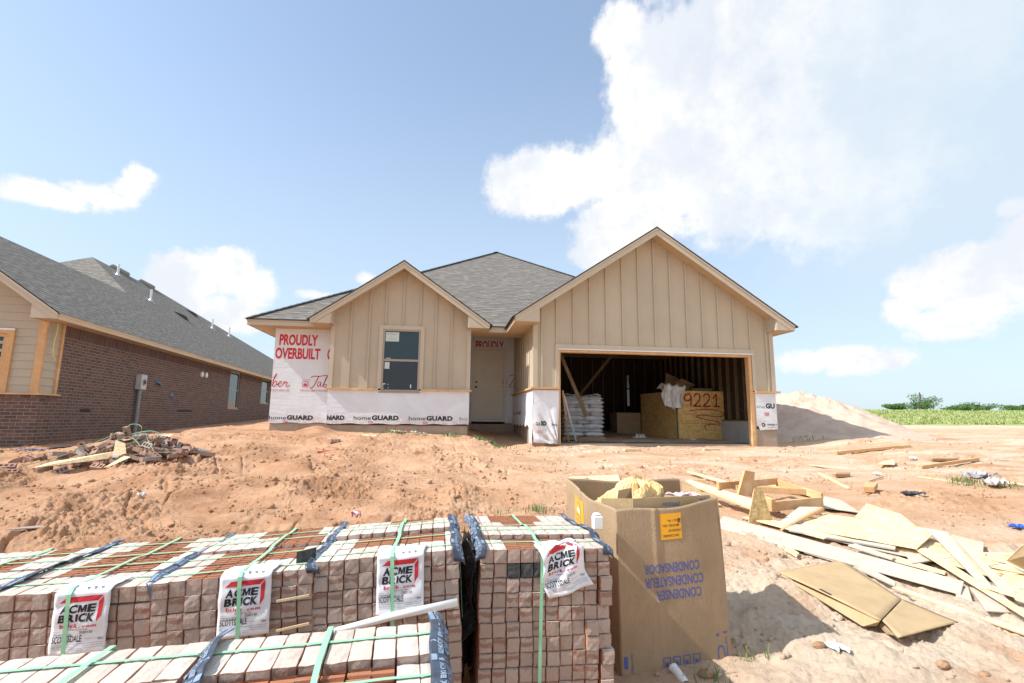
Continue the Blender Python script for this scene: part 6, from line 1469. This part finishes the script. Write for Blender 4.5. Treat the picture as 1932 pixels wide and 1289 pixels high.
def ribbon(label, pts, w=.007, m='strapold'):
    b = MB(); P = [Vector(p) for p in pts]; Q = []
    for i in range(len(P)-1):
        p0 = P[max(i-1, 0)]; p1 = P[i]; p2 = P[i+1]; p3 = P[min(i+2, len(P)-1)]
        for k in range(8):
            t = k/8; Q.append(.5*((2*p1)+(p2-p0)*t+(2*p0-5*p1+4*p2-p3)*t*t+(3*p1-p0-3*p2+p3)*t**3))
    for i in range(len(Q)-1): b.add([Q[i]+Vector((0, 0, w)), Q[i]-Vector((0, 0, w)), Q[i+1]-Vector((0, 0, w)), Q[i+1]+Vector((0, 0, w))], [(0, 1, 2, 3)])
    tag(b.build('green_strap', M[m], solid=.002), label, 'strap', 'loose green straps on the rubble heap')
def hz(x, y, d): return (x, y, gz(x, y)+heap_h(x, y)+d)
ribbon('green strap looping tall in the middle of the rubble heap', [hz(-5.5, 9.6, .02), hz(-5.38, 9.6, .17), hz(-5.2, 9.6, .17), hz(-5.2, 9.5, .05), hz(-5.3, 9.3, .02)])
ribbon('green strap arching over the top of the rubble heap', [hz(-5.9, 9.8, .08), hz(-5.5, 9.8, .12), hz(-5.1, 9.7, .10), hz(-4.9, 9.7, .04)])
ribbon('green strap stretched down the right front of the rubble heap', [hz(-5.2, 9.0, .03), hz(-4.9, 9.2, .06), hz(-4.5, 9.4, .05), hz(-4.2, 9.8, .06)])
ribbon('green strap trailing over the left half of the rubble heap', [hz(-6.6, 9.1, .05), hz(-6.2, 9.2, .08), hz(-5.8, 9.3, .10), hz(-5.5, 9.5, .08)])
ribbon('short green strap sticking up at the left of the rubble heap', [hz(-6.1, 9.9, .02), hz(-6.13, 9.9, .10), hz(-6.17, 9.9, .17)])
ribbon('pale green strap bent beside the grey bricks', [hz(-4.95, 9.5, .05), hz(-5.05, 9.5, .15), hz(-4.95, 9.4, .10), hz(-4.8, 9.3, .04)])
ribbon('low green strap along the front of the rubble heap', [hz(-6.0, 9.0, .03), hz(-5.6, 9.1, .08), hz(-5.3, 9.4, .10), hz(-5.0, 9.3, .08)])
def yp(label, pts): 
    b = MB(); b.slab(pts, .006); tag(b.build('yellow_board', M['osblight']), label, 'board', 'yellow scraps on the rubble heap')
yp('long yellow scrap lying along the front left of the rubble heap', [hz(-6.2, 8.75, .04), hz(-5.35, 9.05, .07), hz(-5.2, 9.15, .10), hz(-6.1, 8.95, .10)])
yp('yellow scrap standing folded in the middle of the rubble heap', [hz(-5.35, 9.2, .22), hz(-5.2, 9.2, .20), hz(-5.1, 9.1, .0), hz(-5.28, 9.05, .02)])
yp('small yellow scrap at the front of the rubble heap', [hz(-5.05, 8.95, .10), hz(-4.95, 8.95, .09), hz(-5.05, 8.7, .02), hz(-5.18, 8.7, .02)])
yp('yellow scrap on the very top of the rubble heap', [hz(-5.1, 10.0, .10), hz(-4.85, 9.95, .12), hz(-4.8, 9.75, .06), hz(-5.0, 9.8, .05)])
